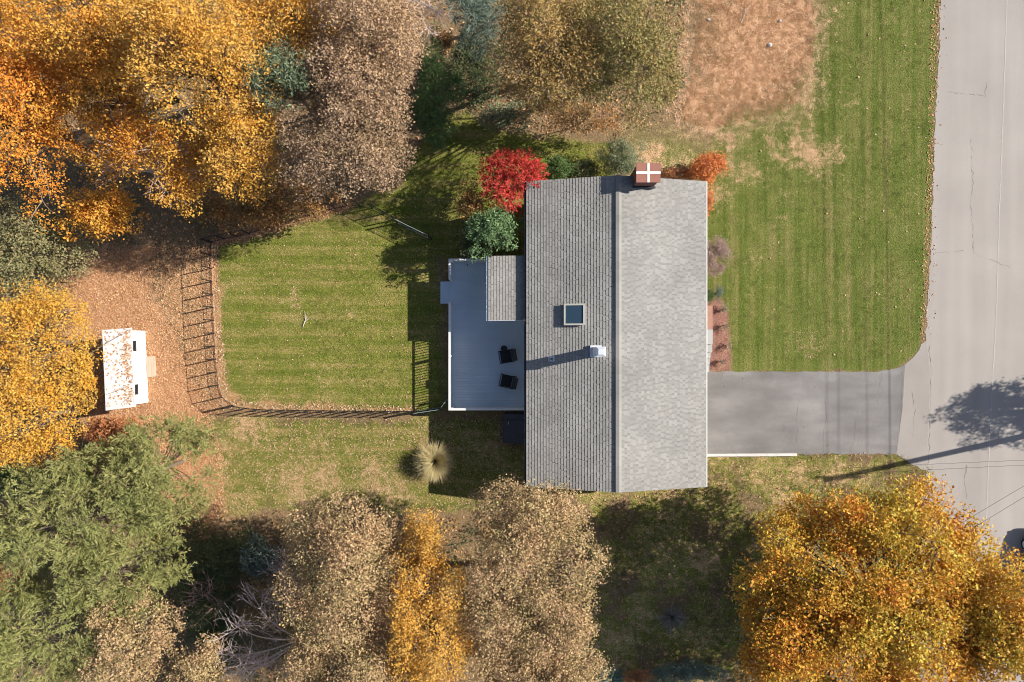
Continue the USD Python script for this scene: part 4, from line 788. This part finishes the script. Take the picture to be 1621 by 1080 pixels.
STONE = plain('field_stone', (.36, .33, .30), .85, var=.2)
for x, y, r_, l in ((1219, 71, .13, 'largest pale stone in the dry meadow'), (1235, 33, .09, 'pale stone in the dry meadow nearest the mown lawn'), (1122, 31, .09, 'pale stone in the dry meadow near the brown oak')):
    import trimesh
    sm_ = trimesh.creation.icosphere(2, 1.0); vv_ = np.array(sm_.vertices); vv_ *= (.75 + .5 * meshkit.noise(vv_ * 1.4 + x, 3))[:, None]; vv_ = vv_ * [r_, r_ * .8, r_ * .55] + P(x, y, .03)
    obj('field_stone', (vv_, np.array(sm_.faces)), STONE, None, label=l, cat='stone')

# ------------------------------------------------------------------ edging wall, car, pole, wires
e0, e1 = P(1119, 721, .2), P(1262, 720, .2)
ew = Thing('edging_wall', 'low white edging wall along the lower side of the driveway', 'edging', (e0 + e1) / 2 * [1, 1, 0])
nE = 9
for i in range(nE):
    a, b = e0 + (e1 - e0) * i / nE, e0 + (e1 - e0) * (i + 1) / nE
    obj('kerb_block', MB().box(a[0] + .004, b[0] - .004, a[1] - .07 + .004 * (i % 2), a[1] + .07, -.05, .2 - .004 * (i % 3)).get(), KERB, ew)

def car(label, cx, cy):
    T = Thing('parked_car', label, 'car', (cx, cy, 0))
    # lofted body: sections along +y (front), each a half-profile
    ys_ = [-2.25, -2.1, -1.5, -.8, 0, .8, 1.4, 1.9, 2.2, 2.3]; hw = [.72, .82, .89, .91, .91, .9, .88, .83, .72, .62]; zt = [.75, .9, .93, .92, .92, .93, .9, .82, .7, .58]; zb_ = [.4, .28, .22, .2, .2, .2, .22, .26, .32, .38]
    def loft(ys_, hw, zt, zb_, crown=.03):
        sec = []
        for y, w_, t_, b_ in zip(ys_, hw, zt, zb_):
            a = [(-w_ * .93, b_), (-w_, b_ + (t_ - b_) * .35), (-w_ * .99, b_ + (t_ - b_) * .7), (-w_ * .86, t_), (-w_ * .4, t_ + crown), (0, t_ + crown * 1.3)]
            prof = a + [(-x, z) for x, z in a[-2::-1]]
            sec.append([(x + cx, y + cy, z) for x, z in prof])
        n = len(sec[0]); v = np.array(sec).reshape(-1, 3); f = []
        for i in range(len(sec) - 1):
            for j in range(n - 1): f.append((i * n + j, i * n + j + 1, (i + 1) * n + j + 1, (i + 1) * n + j))
            f.append((i * n + n - 1, i * n, (i + 1) * n, (i + 1) * n + n - 1))
        f = tri(np.array(f)); caps = [(0, j + 1, j) for j in range(1, n - 1)] + [((len(sec) - 1) * n, (len(sec) - 1) * n + j, (len(sec) - 1) * n + j + 1) for j in range(1, n - 1)]
        return v, np.vstack([f[:, ::-1], np.array(caps)])
    bd = obj('body', loft(ys_, hw, zt, zb_), CARP, T, smooth=40)
    obj('windows', loft([-1.75, -1.2, -.6, 0, .5, 1.15], [.62, .70, .72, .72, .70, .74], [.95, 1.36, 1.43, 1.44, 1.40, .95], [.88] * 6), CARG, T, smooth=40)
    obj('roof', loft([-1.1, -.6, 0, .45], [.60, .63, .63, .58], [1.43, 1.465, 1.475, 1.45], [1.38, 1.40, 1.40, 1.38]), CARP, T, smooth=40)
    for sx in (-1, 1):
        for y in (-1.4, 1.4):
            wh = obj('wheel', MB().tube([(cx + sx * .70, cy + y, .31), (cx + sx * .895, cy + y, .31)], .31, 20).get(), RUBBER, T); obj('rim', MB().tube([(cx + sx * .89, cy + y, .31), (cx + sx * .905, cy + y, .31)], .2, 16).get(), METAL, wh)
        obj('headlight', MB().box(cx + sx * .58 - .13, cx + sx * .58 + .13, cy + 2.12, cy + 2.235, .6, .7).get(), METAL, T); obj('mirror', MB().box(cx + sx * .98 - .09, cx + sx * .98 + .09, cy + .72, cy + .84, .95, 1.07).get(), CARP, T)
        obj('tail_light', MB().box(cx + sx * .6 - .13, cx + sx * .6 + .13, cy - 2.235, cy - 2.13, .68, .8).get(), CAPRED, T)
cc = P(1607, 912)
car('white car parked at the roadside under the orange oak', cc[0] + 1.2, P(0, 905)[1] + .1)

pb = P(1708, 671)
up_ = Thing('utility_pole', 'wooden utility pole across the road whose shadow crosses the asphalt', 'utility pole', pb)
obj('pole', MB().tube([pb + [0, 0, -.2], pb + [0, 0, 5], pb + [0, 0, 10]], [.17, .145, .12], 12).get(), POLE, up_)
obj('crossarm', MB().bar(pb + [-1.2, 0, 9.4], pb + [1.2, 0, 9.4], .1, .12).get(), POLE, up_)
for sx in (-1.05, -.45, .45, 1.05): obj('insulator', MB().tube([pb + [sx, 0, 9.46], pb + [sx, 0, 9.62]], .04, 8).get(), GREYWHITE, up_)
obj('lamp_arm', MB().tube([pb + [0, 0, 8.3], pb + [-1.0, -.4, 8.7], pb + [-2.0, -.8, 8.75]], .03, 6).get(), METAL, up_)
def wire(label, a, b, r, sag):
    a, b = np.array(a, float), np.array(b, float); t = np.linspace(0, 1, 24)[:, None]; p = a + (b - a) * t; p[:, 2] -= sag * 4 * (t * (1 - t))[:, 0]
    T = obj('overhead_wire', MB().tube(p, r, 5, False).get(), BLACK, None, label=label, cat='wire'); return T
wire('thick overhead cable beside the road, its shadow nearest the house', pb + [-.6, 34, 7.6], pb + [-.3, -34, 7.6], .015, .5)
wire('overhead wire along the road on the near arm end', pb + [-1.05, 34, 9.62], pb + [-1.05, -34, 9.62], .010, .5)
wire('overhead wire along the road on the inner near arm', pb + [-.45, 34, 9.62], pb + [-.45, -34, 9.62], .010, .5)
wire('overhead wire along the road on the far arm end', pb + [1.05, 34, 9.62], pb + [1.05, -34, 9.62], .010, .5)
wire('upper diagonal wire above the road near the car', P(1760, 689, 7.5), P(1380, 915, 6.2), .007, .1)
wire('lower diagonal wire above the road near the car', P(1760, 705, 7.2), P(1390, 930, 6.0), .007, .1)
wire('slanting wire above the road, upper of the two near the oak top', P(1720, 725, 8), P(1330, 742, 6.8), .006, .1)
wire('slanting wire above the road, lower of the two near the oak top', P(1720, 732, 8), P(1330, 752, 6.8), .006, .1)

# ------------------------------------------------------------------ fallen leaves and grass
def scatter(name, label, cat, poly, n, leaf, size, seed, z=.0, keep=None, flat=.35):
    rng = np.random.default_rng(seed); poly = np.asarray(poly); lo, hi = poly.min(0), poly.max(0)
    p = rng.uniform(lo, hi, (n * 4, 2)); p = p[pip_sd(p, poly) > 0]
    if keep is not None: p = p[keep(p, rng)]
    p = p[:n]; m = len(p); c = np.column_stack([p, np.full(m, z) + rng.uniform(0, .02, m)])
    L = size * rng.uniform(.6, 1.3, m); ax = rng.normal(size=(m, 3)) * [1, 1, .25]; nr = unit(np.array([0, 0, 1.]) + rng.normal(0, flat, (m, 3)))
    obj(name, leaf_mesh(c, ax, nr, L, L * .75, .2), LEAF[leaf], None, label=label, cat=cat, kind='stuff')
pn = lambda p, f, s: meshkit.fbm(np.column_stack([p * f, np.zeros(len(p))]), 3, s)
scatter('fallen_leaves', 'orange-tan carpet of fallen leaves round the white shed', 'leaves', LITT, 24000, 'litter', .085, 1)
scatter('fallen_leaves', 'fallen leaves scattered on grass left of the fence', 'leaves', LITT2, 5000, 'litter', .085, 2)
scatter('fallen_leaves', 'band of fallen leaves gathered along the inside of the fence', 'leaves', FENCEL, 2600, 'pale', .10, 3)
scatter('fallen_leaves', 'fallen leaves along the wood edge of the back lawn', 'leaves', FENCEN, 900, 'litter', .10, 4)
scatter('fallen_leaves', 'pale fallen leaves sprinkled over the back lawn', 'leaves', BACK, 1300, 'pale', .07, 5, keep=lambda p, r: r.uniform(size=len(p)) < ss(pn(p, .35, 5), .3, .7) + .1)
scatter('fallen_leaves', 'pale fallen leaves sprinkled over the side lawn', 'leaves', SIDE, 4200, 'pale', .075, 6)
scatter('fallen_leaves', 'few pale fallen leaves on the front lawn', 'leaves', FRONT, 95, 'pale', .11, 7, keep=lambda p, r: r.uniform(size=len(p)) < ss(p[:, 0], 10, 22))
scatter('fallen_leaves', 'tan leaves gathered along the road edge', 'leaves', W([(1474, -20), (1492, -20), (1483, 150), (1476, 330), (1469, 500), (1462, 540), (1457, 530), (1462, 400), (1470, 200)]), 700, 'litter', .09, 8)
scatter('fallen_leaves', 'fallen leaves below the driveway and on the shaded lawn', 'leaves', STRIP, 2600, 'litter', .09, 9)
scatter('fallen_leaves', 'few fallen leaves lying on the driveway', 'leaves', drive, 22, 'brown', .07, 10, z=.015)
NWW = W([(-60, -60), (720, -60), (735, 170), (690, 180), (650, 240), (560, 318), (400, 366), (330, 382), (120, 388), (-60, 420)])
NNW = W([(720, -60), (1095, -60), (1085, 190), (900, 216), (790, 200), (735, 170)])
SWW = W([(-60, 690), (150, 700), (340, 825), (480, 803), (690, 818), (830, 792), (935, 800), (925, 1140), (-60, 1140)])
WWW = W([(-60, 420), (120, 400), (140, 560), (150, 700), (-60, 700)])
for i, (pl, n, lab) in enumerate(((NWW, 6000, 'under the golden maples'), (NNW, 3000, 'under the brown oaks at the top'), (SWW, 6000, 'under the beige oaks at the bottom'), (WWW, 1800, 'under the yellow trees'))):
    scatter('fallen_leaves', 'brown fallen leaves on the woodland floor ' + lab, 'leaves', pl, n, 'litter', .13, 40 + i)
def undergrowth(label, poly, n, leaf, seed, h=.7):
    rng = np.random.default_rng(seed); poly = np.asarray(poly); lo, hi = poly.min(0), poly.max(0); p = rng.uniform(lo, hi, (n * 6, 2)); p = p[pip_sd(p, poly) > .35]
    p = p[pn(p, .3, seed) > .45][:n]; m = 36; r = rng.uniform(.25, .6, len(p)); hh = h * rng.uniform(.3, 1.2, len(p))
    d = unit(rng.normal(size=(len(p), m, 3))); d[..., 2] = np.abs(d[..., 2])
    c = (np.concatenate([p, np.zeros((len(p), 1))], 1)[:, None] + d * np.stack([r, r, hh], 1)[:, None] * rng.uniform(.6, 1, (len(p), m, 1))).reshape(-1, 3); k = len(c); d = d.reshape(-1, 3)
    L = .12 * rng.uniform(.6, 1.3, k)
    obj('undergrowth', leaf_mesh(c, rng.normal(size=(k, 3)) + d * .5, unit(d * .6 + [0, 0, .5] + rng.normal(0, .5, (k, 3))), L, L * .6), LEAF[leaf], None, label=label, cat='undergrowth', kind='stuff')
undergrowth('low dark green undergrowth below the golden maples', NWW, 260, 'dark', 3)
undergrowth('low dark green undergrowth in the gap below the brown oaks', NNW, 150, 'dark', 4)
undergrowth('low dark undergrowth between the cedars and beige oaks', SWW, 330, 'dark', 5)
undergrowth('olive brown undergrowth among the dark plants below the side lawn', SWW, 160, 'olive', 6)
undergrowth('green leafy undergrowth in front of the olive-tan oaks', W([(300, 850), (500, 830), (520, 1000), (420, 1090), (280, 1000)]), 200, 'green', 9, 1.1)
undergrowth('russet undergrowth below the yellow trees at the left edge', WWW, 90, 'brown', 7)
scatter('fallen_leaves', 'few leaves blown onto the edge of the road', 'leaves', W([(1488, -20), (1506, -20), (1492, 200), (1482, 500), (1474, 560), (1468, 540), (1478, 300)]), 70, 'litter', .09, 60, z=.012)
# leaves on the shed roof
rgl = np.random.default_rng(77); nl = 400
tt = np.clip(rgl.normal(.8, .1, nl), .03, .97); mk = rgl.uniform(size=nl) < .45; tt[mk] = rgl.uniform(.05, .95, mk.sum()); ss_ = rgl.uniform(.02, .98, nl)
pp = q00 + (q10 - q00) * tt[:, None] + (q01 - q00) * ss_[:, None]; zz = hl + (he - .01 - hl) * tt + .02
obj('fallen_leaves', leaf_mesh(np.column_stack([pp, zz]), rgl.normal(size=(nl, 3)) * [1, 1, .2], np.array([0, 0, 1.]) + rgl.normal(0, .3, (nl, 3)), rgl.uniform(.07, .14, nl), rgl.uniform(.06, .10, nl)), LEAF['litter'], None, label='orange leaves lying on the shed roof', cat='leaves', kind='stuff')

def tuft(rng, n, r, h, w):
    p = rng.normal(0, r * .5, (n, 2)); az = rng.uniform(0, 6.28, n); L = h * rng.uniform(.6, 1.2, n)
    d = np.column_stack([np.cos(az) * .55, np.sin(az) * .55, np.ones(n) * .75]); s = np.column_stack([-np.sin(az), np.cos(az), np.zeros(n)]) * w
    b = np.column_stack([p, np.full(n, -.01)])
    v = np.stack([b - s, b + s, b + d * L[:, None]], 1).reshape(-1, 3)
    return v, np.arange(3 * n).reshape(-1, 3)
def lawn_grass(name, label, poly, n, leaf, r, h, w, seed, keep=None, blades=16):
    rng = np.random.default_rng(seed); poly = np.asarray(poly); lo, hi = np.maximum(poly.min(0), [-29, -20]), np.minimum(poly.max(0), [29, 20])
    p = rng.uniform(lo, hi, (n * 3, 2)); p = p[pip_sd(p, poly) > .05]
    if keep is not None: p = p[keep(p, rng)]
    p = p[:n]; m = len(p)
    pi = UsdGeom.PointInstancer.Define(stage, path_for(name)); tag(pi.GetPrim(), label, 'grass', None, 'stuff')
    pr = []
    for k in range(4):
        pth = f'{pi.GetPath()}/tuft_{k:03d}' if k else f'{pi.GetPath()}/tuft'
        tm = usdkit.mesh(stage, pth, tuft(rng, blades, r, h, w), LEAF[leaf]); UsdGeom.PrimvarsAPI(tm).CreatePrimvar('tone', Sdf.ValueTypeNames.FloatArray, 'vertex').Set(Vt.FloatArray.FromNumpy(np.repeat(rng.random(blades), 3).astype(np.float32))); pr.append(Sdf.Path(pth))
    pi.CreatePrototypesRel().SetTargets(pr)
    pi.CreateProtoIndicesAttr(Vt.IntArray.FromNumpy(rng.integers(0, 4, m).astype(np.int32)))
    pi.CreatePositionsAttr(Vt.Vec3fArray.FromNumpy(np.column_stack([p, np.full(m, -.018)]).astype(np.float32)))
    a = rng.uniform(0, np.pi, m); sc = rng.uniform(.6, 1.3, m)
    pi.CreateOrientationsAttr(Vt.QuathArray([Gf.Quath(float(math.cos(x)), 0, 0, float(math.sin(x))) for x in a]))
    pi.CreateScalesAttr(Vt.Vec3fArray.FromNumpy(np.repeat(sc[:, None], 3, 1).astype(np.float32)))
def not_mulch(p, r): return (pip_sd(p, MULCH) < 0)
lawn_grass('grass', 'short mown grass tufts of the back lawn', BACK, 17000, 'grass', .09, .06, .007, 1, keep=lambda p, r: pip_sd(p, DECKB) < 0)
lawn_grass('grass', 'short mown grass tufts of the front lawn', FRONT, 20000, 'grass', .09, .055, .007, 2, keep=lambda p, r: not_mulch(p, r) & (r.uniform(size=len(p)) < 1 - .8 * ss(pip_sd(p, DRY), -.5, 1)))
lawn_grass('grass', 'tan dry grass tufts of the meadow patch', DRY, 5200, 'drygrass', .12, .10, .009, 3)
lawn_grass('grass', 'yellowed grass tufts of the side lawn', SIDE, 6500, 'grass', .09, .07, .007, 4)
lawn_grass('grass', 'rough grass tufts below the driveway', STRIP, 6500, 'grass', .10, .10, .008, 5, keep=lambda p, r: r.uniform(size=len(p)) < ss(pn(p, .5, 3), .35, .65))
